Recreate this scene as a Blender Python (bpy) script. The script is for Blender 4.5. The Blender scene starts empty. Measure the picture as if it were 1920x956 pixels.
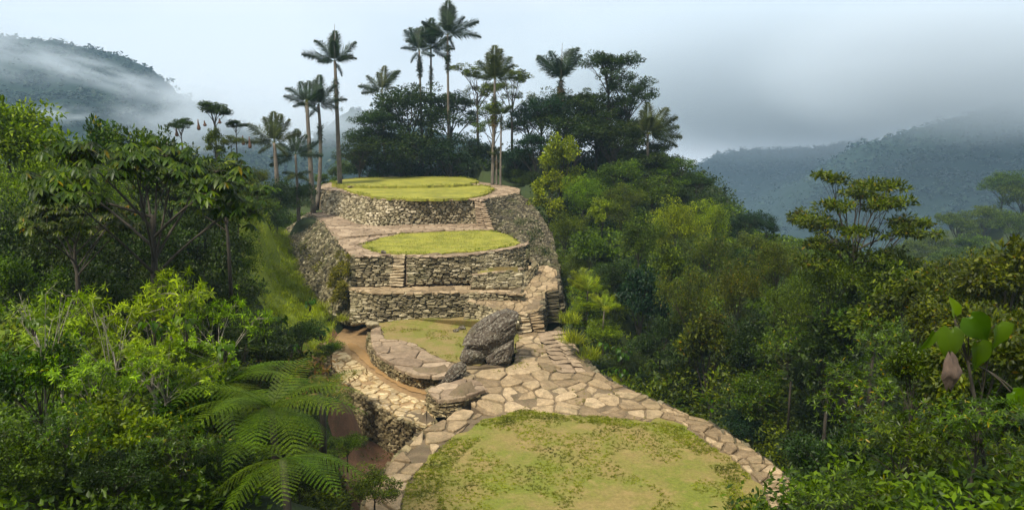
import bpy, bmesh, math, random
import numpy as np
from math import sin, cos, pi, radians, sqrt
from mathutils import Vector, Matrix, noise as mnoise
from mathutils.geometry import tessellate_polygon

rnd = random.Random(7)
SC = bpy.context.scene
COL = SC.collection

# ------------------------------------------------------------------ camera, sky, sun, exposure
PITCH = radians(9.7); F = 1500.0
cam_data = bpy.data.cameras.new('camera'); cam = bpy.data.objects.new('camera', cam_data); COL.objects.link(cam)
cam_data.sensor_width = 36.0; cam_data.lens = 36.0 * F / 1920.0
cam_data.clip_start = 0.1; cam_data.clip_end = 12000
cam.location = (0, 0, 0); cam.rotation_euler = (pi / 2 - PITCH, 0, 0)
SC.camera = cam

SUN_EL, SUN_AZ = radians(56), radians(-146)      # azimuth from +Y towards +X : sun stands left of and a little behind the viewer
sun_dir = Vector((sin(SUN_AZ) * cos(SUN_EL), cos(SUN_AZ) * cos(SUN_EL), sin(SUN_EL)))
world = bpy.data.worlds.new('World'); SC.world = world; world.use_nodes = True
wn, wl = world.node_tree.nodes, world.node_tree.links
bg = wn['Background']
sky = wn.new('ShaderNodeTexSky'); sky.sky_type = 'NISHITA'; sky.sun_disc = False
sky.sun_elevation = SUN_EL; sky.sun_rotation = SUN_AZ; sky.air_density = 1.5; sky.dust_density = 3.0
skm = wn.new('ShaderNodeMix'); skm.data_type = 'RGBA'; skm.blend_type = 'MIX'
skm.inputs[0].default_value = 0.95
tc = wn.new('ShaderNodeTexCoord')
mp = wn.new('ShaderNodeMapping'); mp.inputs['Scale'].default_value = (1.0, 1.0, 2.4)
nz = wn.new('ShaderNodeTexNoise'); nz.inputs['Scale'].default_value = 2.8; nz.inputs['Detail'].default_value = 5; nz.inputs['Roughness'].default_value = 0.5
cr = wn.new('ShaderNodeValToRGB')
cr.color_ramp.elements[0].position = 0.34; cr.color_ramp.elements[0].color = (4.8, 4.9, 5.0, 1)
cr.color_ramp.elements[1].position = 0.62; cr.color_ramp.elements[1].color = (5.8, 5.8, 5.85, 1)
wl.new(tc.outputs['Generated'], mp.inputs[0]); wl.new(mp.outputs[0], nz.inputs['Vector']); wl.new(nz.outputs['Fac'], cr.inputs[0])
# the overcast is thicker (greyer and bluer) towards +X
sep = wn.new('ShaderNodeSeparateXYZ'); wl.new(tc.outputs['Generated'], sep.inputs[0])
mr = wn.new('ShaderNodeMapRange'); mr.inputs[1].default_value = 0.02; mr.inputs[2].default_value = 0.55; mr.interpolation_type = 'SMOOTHSTEP'
wl.new(sep.outputs[0], mr.inputs[0])
dk = wn.new('ShaderNodeMix'); dk.data_type = 'RGBA'; dk.blend_type = 'MULTIPLY'
wl.new(mr.outputs[0], dk.inputs[0]); wl.new(cr.outputs[0], dk.inputs[6]); dk.inputs[7].default_value = (0.68, 0.73, 0.80, 1)
wl.new(sky.outputs[0], skm.inputs[6]); wl.new(dk.outputs[2], skm.inputs[7]); wl.new(skm.outputs[2], bg.inputs[0])
bg.inputs[1].default_value = 0.15

sd = bpy.data.lights.new('sun', 'SUN'); sd.energy = 5.0; sd.angle = radians(9); sd.color = (1.0, 0.93, 0.80)
sun = bpy.data.objects.new('sun', sd); COL.objects.link(sun)
sun.rotation_euler = sun_dir.to_track_quat('Z', 'Y').to_euler()

SC.view_settings.view_transform = 'Standard'; SC.view_settings.look = 'None'
SC.view_settings.exposure = 0.36; SC.view_settings.gamma = 1.0; SC.view_settings.use_curve_mapping = False
SC.cycles.max_bounces = 6; SC.cycles.diffuse_bounces = 3; SC.cycles.glossy_bounces = 2
SC.cycles.transmission_bounces = 3; SC.cycles.volume_bounces = 1; SC.cycles.transparent_max_bounces = 6
SC.cycles.volume_step_rate = 1.0; SC.cycles.volume_max_steps = 96
SC.cycles.sample_clamp_indirect = 4

# ------------------------------------------------------------------ geometry helpers
CA, SA = cos(PITCH), sin(PITCH)
def ray(px, py):
    u = (px - 960) / F; v = (478 - py) / F
    return (u, CA + SA * v, -SA + CA * v)
def Z(px, py, z):
    """the point of the horizontal level z that the surveyed bearing (px, py) meets"""
    d = ray(px, py); t = z / d[2]
    return Vector((d[0] * t, d[1] * t, z))
def W(px, py, D):
    d = ray(px, py); t = D / d[1]
    return Vector((d[0] * t, D, d[2] * t))

def tag(o, label=None, cat=None, group=None, kind=None):
    if label: o['label'] = label
    if cat: o['category'] = cat
    if group: o['group'] = group
    if kind: o['kind'] = kind
    return o
def empty(name, loc, label, cat, group=None, rot=(0, 0, 0)):
    o = bpy.data.objects.new(name, None); COL.objects.link(o)
    o.location = loc; o.rotation_euler = rot; o.empty_display_size = 0.3
    return tag(o, label, cat, group)

def nmesh(name, verts, faces, mat=None, smooth=False):
    """verts: (n,3) array; faces: (m,k) int array or list of lists"""
    me = bpy.data.meshes.new(name)
    verts = np.asarray(verts, dtype=np.float32)
    if isinstance(faces, np.ndarray):
        k = faces.shape[1]; m = faces.shape[0]
        me.vertices.add(len(verts)); me.vertices.foreach_set('co', verts.ravel())
        me.loops.add(m * k); me.loops.foreach_set('vertex_index', faces.astype(np.int32).ravel())
        me.polygons.add(m)
        me.polygons.foreach_set('loop_start', np.arange(0, m * k, k, dtype=np.int32))
        me.update(calc_edges=True)
    else:
        me.from_pydata([tuple(v) for v in verts], [], faces); me.update()
    if smooth:
        me.polygons.foreach_set('use_smooth', np.ones(len(me.polygons), dtype=bool))
    if mat: me.materials.append(mat)
    return me
def mobj(name, me, parent=None, loc=None):
    o = bpy.data.objects.new(name, me); COL.objects.link(o)
    if parent is not None: o.parent = parent
    if loc is not None: o.location = loc
    return o

class MB:
    def __init__(s): s.v = []; s.f = []; s.n = 0
    def add(s, v, f):
        n = s.n; s.v.extend([tuple(p) for p in v]); s.f.extend([[i + n for i in q] for q in f]); s.n += len(v)
    def mesh(s, name, mat, smooth=False): return nmesh(name, s.v, s.f, mat, smooth) if s.f else None

def tube(mb, pts, rad, seg=6, cap=True):
    pts = [Vector(p) for p in pts]; n = len(pts); vs = []; fs = []
    up = Vector((0.13, 0.31, 0.94))
    for i, p in enumerate(pts):
        t = (pts[min(i + 1, n - 1)] - pts[max(i - 1, 0)]).normalized()
        a = t.cross(up)
        if a.length < 0.05: a = t.cross(Vector((1, 0, 0)))
        a.normalize(); b = t.cross(a)
        r = rad[i] if hasattr(rad, '__len__') else rad
        for k in range(seg):
            th = 2 * pi * k / seg
            vs.append(p + (a * cos(th) + b * sin(th)) * r)
    for i in range(n - 1):
        for k in range(seg):
            k2 = (k + 1) % seg
            fs.append([i * seg + k, i * seg + k2, (i + 1) * seg + k2, (i + 1) * seg + k])
    if cap:
        fs.append([k for k in range(seg)][::-1]); fs.append([(n - 1) * seg + k for k in range(seg)])
    mb.add(vs, fs)

def bez(a, b, c, n=6):
    a, b, c = Vector(a), Vector(b), Vector(c)
    return [a * (1 - t) ** 2 + b * 2 * t * (1 - t) + c * t * t for t in [i / (n - 1) for i in range(n)]]

# leaf templates: x along the leaf, y across, z normal
LEAF4 = (np.array([(0, 0, 0), (.45, .5, .12), (1, 0, -.06), (.45, -.5, .12)], float), np.array([(0, 1, 2), (0, 2, 3)]))
LEAF6 = (np.array([(0, 0, 0), (.32, .5, .10), (.38, 0, 0), (.32, -.5, .10), (.75, .34, .02), (.75, 0, -.06), (.75, -.34, .02), (1, 0, -.2)], float),
         np.array([(0, 2, 1), (0, 3, 2), (1, 2, 5), (1, 5, 4), (2, 3, 6), (2, 6, 5), (4, 5, 7), (5, 6, 7)]))
def heart():
    xs = [-.06, .04, .16, .32, .5, .68, .84, .95, 1.06]; ws = [.20, .38, .48, .50, .45, .34, .21, .10, .0]
    v = []; f = []
    for i, (x, w) in enumerate(zip(xs, ws)):
        for j in range(7):
            y = (j - 3) / 3; xx = x if i else x + .16 * (1 - abs(y)) ** 1.5
            v.append((xx, y * w, .42 * abs(y) * w - .38 * x * x + .035 * sin(i * 2.1 + j * 1.7) * abs(y) + (.02 if j % 2 and i % 2 else 0)))
    for i in range(len(xs) - 1):
        for j in range(6):
            a, b, c, d = i * 7 + j, i * 7 + j + 1, (i + 1) * 7 + j + 1, (i + 1) * 7 + j
            f += [(a, b, c), (a, c, d)]
    return np.array(v, float), np.array(f)
    rim = [(0.12, 0), (-.05, .22), (.05, .42), (.3, .5), (.6, .38), (.85, .15), (1.05, 0), (.85, -.15), (.6, -.38), (.3, -.5), (.05, -.42), (-.05, -.22)]
    v = [(.4, 0, -.05)] + [(x, y, .10 * abs(y) * 2 - .25 * max(0, x - .4) ** 2) for x, y in rim]
    f = [(0, 1 + i, 1 + (i + 1) % len(rim)) for i in range(len(rim))]
    return np.array(v, float), np.array(f)
HEART = heart()

def leaves(pos, d, nrm, L, Wd, tpl):
    """vectorised: pos,d,nrm (n,3); L,Wd (n,) -> verts, faces"""
    pos = np.asarray(pos, float); d = np.asarray(d, float); nrm = np.asarray(nrm, float)
    n = len(pos)
    d = d / (np.linalg.norm(d, axis=1, keepdims=True) + 1e-9)
    nrm = nrm - (nrm * d).sum(1, keepdims=True) * d
    nrm = nrm / (np.linalg.norm(nrm, axis=1, keepdims=True) + 1e-9)
    s = np.cross(nrm, d)
    tv, tf = tpl
    L = np.broadcast_to(L, (n,)); Wd = np.broadcast_to(Wd, (n,))
    v = (pos[:, None, :] + d[:, None, :] * (tv[None, :, 0, None] * L[:, None, None])
         + s[:, None, :] * (tv[None, :, 1, None] * Wd[:, None, None])
         + nrm[:, None, :] * (tv[None, :, 2, None] * Wd[:, None, None]))
    k = len(tv)
    f = tf[None, :, :] + (np.arange(n) * k)[:, None, None]
    return v.reshape(-1, 3), f.reshape(-1, 3)

# ------------------------------------------------------------------ materials
def newmat(name):
    m = bpy.data.materials.new(name); m.use_nodes = True
    nt = m.node_tree; p = nt.nodes['Principled BSDF']
    return m, nt.nodes, nt.links, p
def ramp(N, stops):
    r = N.new('ShaderNodeValToRGB')
    while len(r.color_ramp.elements) < len(stops): r.color_ramp.elements.new(0.5)
    for e, (pos, c) in zip(r.color_ramp.elements, stops): e.position = pos; e.color = (*c, 1)
    return r
def noise(N, L, scale, detail=4, rough=.55, coord='Object', sc=(1, 1, 1)):
    t = N.new('ShaderNodeTexCoord'); m = N.new('ShaderNodeMapping'); m.inputs['Scale'].default_value = sc
    n = N.new('ShaderNodeTexNoise'); n.inputs['Scale'].default_value = scale; n.inputs['Detail'].default_value = detail; n.inputs['Roughness'].default_value = rough
    L.new(t.outputs[coord], m.inputs[0]); L.new(m.outputs[0], n.inputs['Vector'])
    return n
def mix(N, L, fac, a, b, mode='MIX'):
    m = N.new('ShaderNodeMix'); m.data_type = 'RGBA'; m.blend_type = mode
    for sock, val in ((m.inputs[0], fac), (m.inputs[6], a), (m.inputs[7], b)):
        if isinstance(val, (int, float)): sock.default_value = val
        elif isinstance(val, tuple): sock.default_value = (*val, 1)
        else: L.new(val, sock)
    return m.outputs[2]

_leaf = {}
def leafmat(name, dark, mid, light, trans=.32, rough=.48, odd=None):
    if name in _leaf: return _leaf[name]
    m, N, L, p = newmat(name)
    g = N.new('ShaderNodeNewGeometry')
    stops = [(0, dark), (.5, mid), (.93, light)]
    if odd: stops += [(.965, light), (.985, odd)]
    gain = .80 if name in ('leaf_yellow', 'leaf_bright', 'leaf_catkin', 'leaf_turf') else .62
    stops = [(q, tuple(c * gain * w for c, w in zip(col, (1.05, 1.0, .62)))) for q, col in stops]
    r = ramp(N, stops); L.new(g.outputs['Random Per Island'], r.inputs[0])
    n = noise(N, L, 0.7, 4)
    oi = N.new('ShaderNodeObjectInfo')
    h = N.new('ShaderNodeHueSaturation')
    a = N.new('ShaderNodeMapRange'); a.inputs[3].default_value = .478; a.inputs[4].default_value = .515; L.new(oi.outputs['Random'], a.inputs[0])
    b = N.new('ShaderNodeMapRange'); b.inputs[1].default_value = .3; b.inputs[2].default_value = .7; b.inputs[3].default_value = .34; b.inputs[4].default_value = 1.7; L.new(n.outputs['Fac'], b.inputs[0]); h.inputs['Saturation'].default_value = 1.12
    L.new(a.outputs[0], h.inputs['Hue']); L.new(b.outputs[0], h.inputs['Value']); L.new(r.outputs[0], h.inputs['Color'])
    L.new(h.outputs[0], p.inputs['Base Color']); p.inputs['Roughness'].default_value = rough
    p.inputs['Specular IOR Level'].default_value = .2
    t = N.new('ShaderNodeBsdfTranslucent'); L.new(mix(N, L, 1.0, h.outputs[0], (1.5, 1.7, .5), 'MULTIPLY'), t.inputs[0])
    mx = N.new('ShaderNodeMixShader'); mx.inputs[0].default_value = trans
    L.new(p.outputs[0], mx.inputs[1]); L.new(t.outputs[0], mx.inputs[2]); L.new(mx.outputs[0], N['Material Output'].inputs[0])
    _leaf[name] = m; return m

M = {}
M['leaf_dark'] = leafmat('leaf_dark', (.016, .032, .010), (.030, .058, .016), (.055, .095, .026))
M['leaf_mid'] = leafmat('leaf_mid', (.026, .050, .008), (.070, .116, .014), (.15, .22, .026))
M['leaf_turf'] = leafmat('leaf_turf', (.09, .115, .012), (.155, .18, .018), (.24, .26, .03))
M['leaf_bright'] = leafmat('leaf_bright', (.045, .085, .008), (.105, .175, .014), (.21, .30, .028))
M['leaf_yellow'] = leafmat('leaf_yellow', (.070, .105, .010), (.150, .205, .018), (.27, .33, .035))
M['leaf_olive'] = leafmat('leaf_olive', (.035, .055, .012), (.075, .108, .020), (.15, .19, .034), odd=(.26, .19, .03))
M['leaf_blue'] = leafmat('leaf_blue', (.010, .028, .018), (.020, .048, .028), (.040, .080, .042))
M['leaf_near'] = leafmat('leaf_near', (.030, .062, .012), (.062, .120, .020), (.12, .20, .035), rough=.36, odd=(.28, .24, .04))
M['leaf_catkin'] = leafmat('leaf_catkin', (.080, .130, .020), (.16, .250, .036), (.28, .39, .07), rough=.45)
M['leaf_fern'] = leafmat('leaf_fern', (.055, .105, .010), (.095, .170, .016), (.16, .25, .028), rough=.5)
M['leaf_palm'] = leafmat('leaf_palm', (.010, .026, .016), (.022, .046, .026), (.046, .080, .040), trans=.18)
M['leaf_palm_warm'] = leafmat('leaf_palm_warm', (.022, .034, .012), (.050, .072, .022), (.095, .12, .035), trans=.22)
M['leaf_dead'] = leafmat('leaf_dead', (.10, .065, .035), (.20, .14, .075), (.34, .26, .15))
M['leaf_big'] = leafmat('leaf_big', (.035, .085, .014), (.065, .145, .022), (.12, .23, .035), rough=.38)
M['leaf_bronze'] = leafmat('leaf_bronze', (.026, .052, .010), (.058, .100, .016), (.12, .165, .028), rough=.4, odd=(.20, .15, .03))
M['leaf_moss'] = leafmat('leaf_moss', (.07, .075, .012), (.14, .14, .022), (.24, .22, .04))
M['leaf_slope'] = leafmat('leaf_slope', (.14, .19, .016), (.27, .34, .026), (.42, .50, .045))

def bark(name, c1, c2, sc=3):
    m, N, L, p = newmat(name)
    n = noise(N, L, sc, 6, .65, sc=(1, 1, .35)); r = ramp(N, [(.3, c1), (.7, c2)])
    L.new(n.outputs['Fac'], r.inputs[0]); L.new(r.outputs[0], p.inputs['Base Color']); p.inputs['Roughness'].default_value = .85
    b = N.new('ShaderNodeBump'); b.inputs['Strength'].default_value = .6; b.inputs['Distance'].default_value = .05
    L.new(n.outputs['Fac'], b.inputs['Height']); L.new(b.outputs[0], p.inputs['Normal'])
    return m
M['bark'] = bark('bark', (.045, .035, .022), (.16, .13, .09))
M['bark_dark'] = bark('bark_dark', (.018, .015, .010), (.07, .055, .035))
M['bark_pale'] = bark('bark_pale', (.14, .12, .09), (.36, .32, .25), 5)
M['bark_palm'] = bark('bark_palm', (.055, .045, .033), (.19, .155, .115), 4)
M['nest'] = bark('nest', (.05, .025, .015), (.15, .08, .05), 8)

def stonemat(name, stops, fleck=.0, fthr=.60, moss=.35, bump=.5, spot=(.55, .52, .42)):
    m, N, L, p = newmat(name)
    g = N.new('ShaderNodeNewGeometry')
    r = ramp(N, stops); L.new(g.outputs['Random Per Island'], r.inputs[0])
    n1 = noise(N, L, 2.3, 5, .7); n2 = noise(N, L, 11, 4, .7)
    r1 = ramp(N, [(.28, (.45, .43, .40)), (.72, (1.35, 1.32, 1.28))]); L.new(n1.outputs['Fac'], r1.inputs[0])
    c = mix(N, L, .85, r.outputs[0], r1.outputs[0], 'MULTIPLY')
    r2 = ramp(N, [(.30, (.55, .53, .50)), (.62, (1.15, 1.13, 1.1))]); L.new(n2.outputs['Fac'], r2.inputs[0])
    c = mix(N, L, .7, c, r2.outputs[0], 'MULTIPLY')
    if fleck:
        n3 = noise(N, L, 6.5, 5, .75); r3 = ramp(N, [(fthr, (0, 0, 0)), (fthr + .05, (1, 1, 1))]); L.new(n3.outputs['Fac'], r3.inputs[0])
        mm = N.new('ShaderNodeMath'); mm.operation = 'MULTIPLY'; mm.inputs[1].default_value = fleck; L.new(r3.outputs[0], mm.inputs[0])
        c = mix(N, L, mm.outputs[0], c, spot)
    if moss:
        n4 = noise(N, L, .55, 5, .7, coord='Object'); r4 = ramp(N, [(.50, (0, 0, 0)), (.68, (1, 1, 1))]); L.new(n4.outputs['Fac'], r4.inputs[0])
        mm = N.new('ShaderNodeMath'); mm.operation = 'MULTIPLY'; mm.inputs[1].default_value = moss; L.new(r4.outputs[0], mm.inputs[0])
        c = mix(N, L, mm.outputs[0], c, (.075, .078, .022))
    L.new(c, p.inputs['Base Color']); p.inputs['Roughness'].default_value = .82; p.inputs['Specular IOR Level'].default_value = .3
    b = N.new('ShaderNodeBump'); b.inputs['Strength'].default_value = bump; b.inputs['Distance'].default_value = .06
    L.new(n2.outputs['Fac'], b.inputs['Height']); L.new(b.outputs[0], p.inputs['Normal'])
    return m
M['wall_pale'] = stonemat('wall_pale', [(0, (.11, .09, .05)), (.4, (.25, .21, .125)), (.75, (.38, .33, .215)), (1, (.54, .48, .35))], .35, moss=.35)
M['wall_grey'] = stonemat('wall_grey', [(0, (.085, .070, .038)), (.5, (.23, .195, .112)), (.85, (.37, .32, .20)), (1, (.54, .48, .34))], .30, moss=.45)
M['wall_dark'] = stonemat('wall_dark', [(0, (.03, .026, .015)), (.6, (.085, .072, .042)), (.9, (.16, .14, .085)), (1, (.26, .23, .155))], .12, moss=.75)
M['wall_mossy'] = stonemat('wall_mossy', [(0, (.05, .043, .022)), (.6, (.14, .122, .065)), (.9, (.26, .23, .135)), (1, (.42, .38, .26))], .2, moss=.85)
M['wall_damp'] = stonemat('wall_damp', [(0, (.07, .052, .026)), (.5, (.18, .140, .070)), (.85, (.32, .26, .14)), (1, (.44, .37, .22))], .22, moss=.6)
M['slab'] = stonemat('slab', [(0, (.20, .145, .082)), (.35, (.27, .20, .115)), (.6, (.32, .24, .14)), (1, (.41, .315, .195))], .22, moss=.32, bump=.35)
M['slab_pink'] = stonemat('slab_pink', [(0, (.20, .145, .095)), (.5, (.28, .21, .140)), (1, (.37, .285, .195))], .10, moss=.15, bump=.35)
M['slab_ochre'] = stonemat('slab_ochre', [(0, (.30, .215, .10)), (.5, (.47, .355, .18)), (1, (.62, .49, .27))], .06, moss=.12, bump=.3)
M['slab_ochre'].node_tree.nodes['Principled BSDF'].inputs['Roughness'].default_value = .38; M['slab_ochre'].node_tree.nodes['Principled BSDF'].inputs['Specular IOR Level'].default_value = .6
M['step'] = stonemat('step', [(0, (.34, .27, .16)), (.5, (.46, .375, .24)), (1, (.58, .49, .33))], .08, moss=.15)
M['boulder'] = stonemat('boulder', [(0, (.072, .057, .042)), (1, (.088, .070, .050))], .60, fthr=.53, moss=.35, bump=.45, spot=(.30, .28, .215))

def ground(name, c1, c2, c3, s=1.0, rough=.9, fine=14, thr=(.42, .56)):
    m, N, L, p = newmat(name)
    n1 = noise(N, L, s, 6, .68); n2 = noise(N, L, fine, 4, .8)
    r = ramp(N, [(thr[0], c1), (thr[1], c2)]); L.new(n1.outputs['Fac'], r.inputs[0])
    r2 = ramp(N, [(.3, (.6, .6, .6)), (.7, (1.3, 1.3, 1.3))]); L.new(n2.outputs['Fac'], r2.inputs[0])
    c = mix(N, L, .8, r.outputs[0], r2.outputs[0], 'MULTIPLY')
    n3 = noise(N, L, s * 2.9, 5, .7); r3 = ramp(N, [(.56, (0, 0, 0)), (.68, (1, 1, 1))]); L.new(n3.outputs['Fac'], r3.inputs[0])
    mm = N.new('ShaderNodeMath'); mm.operation = 'MULTIPLY'; mm.inputs[1].default_value = .6; L.new(r3.outputs[0], mm.inputs[0])
    c = mix(N, L, mm.outputs[0], c, c3)
    L.new(c, p.inputs['Base Color']); p.inputs['Roughness'].default_value = rough; p.inputs['Specular IOR Level'].default_value = .2
    b = N.new('ShaderNodeBump'); b.inputs['Strength'].default_value = .7; b.inputs['Distance'].default_value = .04
    L.new(n2.outputs['Fac'], b.inputs['Height']); L.new(b.outputs[0], p.inputs['Normal'])
    return m
M['lawn'] = ground('lawn', (.15, .155, .022), (.26, .25, .034), (.31, .24, .065), .55, fine=9, thr=(.36, .60))
M['lawn_worn'] = ground('lawn_worn', (.215, .165, .055), (.140, .155, .022), (.28, .20, .080), .33, fine=7, thr=(.40, .60))
M['lawn_dry'] = ground('lawn_dry', (.22, .165, .062), (.16, .155, .032), (.27, .19, .085), .5, fine=12)
M['earth'] = ground('earth', (.115, .085, .050), (.17, .125, .075), (.10, .10, .035), .8)
M['mud'] = ground('mud', (.30, .190, .090), (.24, .155, .078), (.34, .225, .105), .5, rough=.33, fine=5)
M['soil'] = ground('soil', (.16, .085, .045), (.12, .065, .035), (.05, .06, .02), .6)
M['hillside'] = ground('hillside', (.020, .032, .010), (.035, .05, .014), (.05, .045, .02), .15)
M['slope_green'] = ground('slope_green', (.13, .17, .018), (.18, .22, .022), (.20, .15, .04), .4)

def forestmat():
    m, N, L, p = newmat('forest_canopy')
    n = noise(N, L, .035, 7, .75); r = ramp(N, [(.3, (.008, .018, .012)), (.7, (.016, .032, .020))])
    L.new(n.outputs['Fac'], r.inputs[0]); L.new(r.outputs[0], p.inputs['Base Color']); p.inputs['Roughness'].default_value = .95
    p.inputs['Specular IOR Level'].default_value = .1
    return m
M['forest'] = forestmat()
# ------------------------------------------------------------------ plan geometry helpers
def PZ(lst, z=None):
    """list of (px,py[,z]) -> world points"""
    out = []
    for q in lst:
        out.append(Z(q[0], q[1], q[2] if len(q) > 2 else z))
    return out
def inside(x, y, poly):
    c = False; n = len(poly); j = n - 1
    for i in range(n):
        xi, yi = poly[i][0], poly[i][1]; xj, yj = poly[j][0], poly[j][1]
        if (yi > y) != (yj > y) and x < (xj - xi) * (y - yi) / (yj - yi) + xi: c = not c
        j = i
    return c
def resample(pts, n):
    pts = [Vector(p) for p in pts]
    d = [0]
    for a, b in zip(pts, pts[1:]): d.append(d[-1] + (b - a).length)
    out = []; k = 0
    for i in range(n):
        s = d[-1] * i / (n - 1)
        while k < len(d) - 2 and d[k + 1] < s: k += 1
        t = 0 if d[k + 1] == d[k] else (s - d[k]) / (d[k + 1] - d[k])
        out.append(pts[k].lerp(pts[k + 1], max(0, min(1, t))))
    return out
def smooth_closed(pts, it=1):
    for _ in range(it):
        out = []
        n = len(pts)
        for i in range(n):
            a, b = pts[i], pts[(i + 1) % n]
            out += [a * .75 + b * .25, a * .25 + b * .75]
        pts = out
    return pts
def sheet(name, pts, mat, kind='structure', label=None, cat=None, dz=0.0, jag=0.0, cell=0.5, bump=0.0, parent=None, thick=0.0, group=None):
    """a ground sheet: the polygon cut into a grid so that it can roll a little"""
    pts = [Vector(p) + Vector((0, 0, dz)) for p in pts]
    if thick > .8:
        cen = sum(pts, Vector()) / len(pts)
        pts = [p - Vector(((p - cen).x, (p - cen).y, 0)).normalized() * min(.4, (p - cen).length * .3) for p in pts]
    per = sum((pts[i] - pts[i - 1]).length for i in range(len(pts)))
    ring = resample(pts + [pts[0]], max(12, int(per / max(cell * .6, .25))))[:-1]
    if jag:
        ring = [p + Vector((mnoise.noise(p * 1.7) * jag, mnoise.noise(p * 1.7 + Vector((9, 3, 1))) * jag, 0)) for p in ring]
    tris = tessellate_polygon([ring])
    bm = bmesh.new(); vs = [bm.verts.new(p) for p in ring]
    for t in tris:
        try: bm.faces.new([vs[i] for i in t])
        except ValueError: pass
    if thick:
        bmesh.ops.recalc_face_normals(bm, faces=bm.faces[:])
        if sum(f.normal.z for f in bm.faces) < 0: bmesh.ops.reverse_faces(bm, faces=bm.faces[:])
        be = [e for e in bm.edges if len(e.link_faces) == 1]
        r = bmesh.ops.extrude_edge_only(bm, edges=be)
        for v in r['geom']:
            if isinstance(v, bmesh.types.BMVert): v.co.z -= thick
    bmesh.ops.recalc_face_normals(bm, faces=bm.faces[:])
    me = bpy.data.meshes.new(name); bm.to_mesh(me); bm.free(); me.materials.append(mat)
    if sum(p.normal.z for p in me.polygons) < 0: me.flip_normals()
    o = mobj(name, me, parent); tag(o, label, cat, group, kind); return o

def zfun_of(pts):
    P = [(p[0], p[1], p[2]) for p in pts]
    z0 = P[0][2]
    if all(abs(p[2] - z0) < 1e-4 for p in P): return lambda x, y: z0
    def f(x, y):
        w = s = 0
        for a, b, c in P:
            k = 1 / ((a - x) ** 2 + (b - y) ** 2 + .05) ** 1.5; w += k; s += k * c
        return s / w
    return f
def clip_half(poly, px, py, nx, ny):
    out = []; n = len(poly)
    for i in range(n):
        a = poly[i]; b = poly[(i + 1) % n]
        da = (a[0] - px) * nx + (a[1] - py) * ny; db = (b[0] - px) * nx + (b[1] - py) * ny
        if da <= 0: out.append(a)
        if (da < 0 < db) or (db < 0 < da):
            t = da / (da - db); out.append((a[0] + (b[0] - a[0]) * t, a[1] + (b[1] - a[1]) * t))
    return out
def parea(p): return .5 * sum(p[i - 1][0] * p[i][1] - p[i][0] * p[i - 1][1] for i in range(len(p)))
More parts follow.
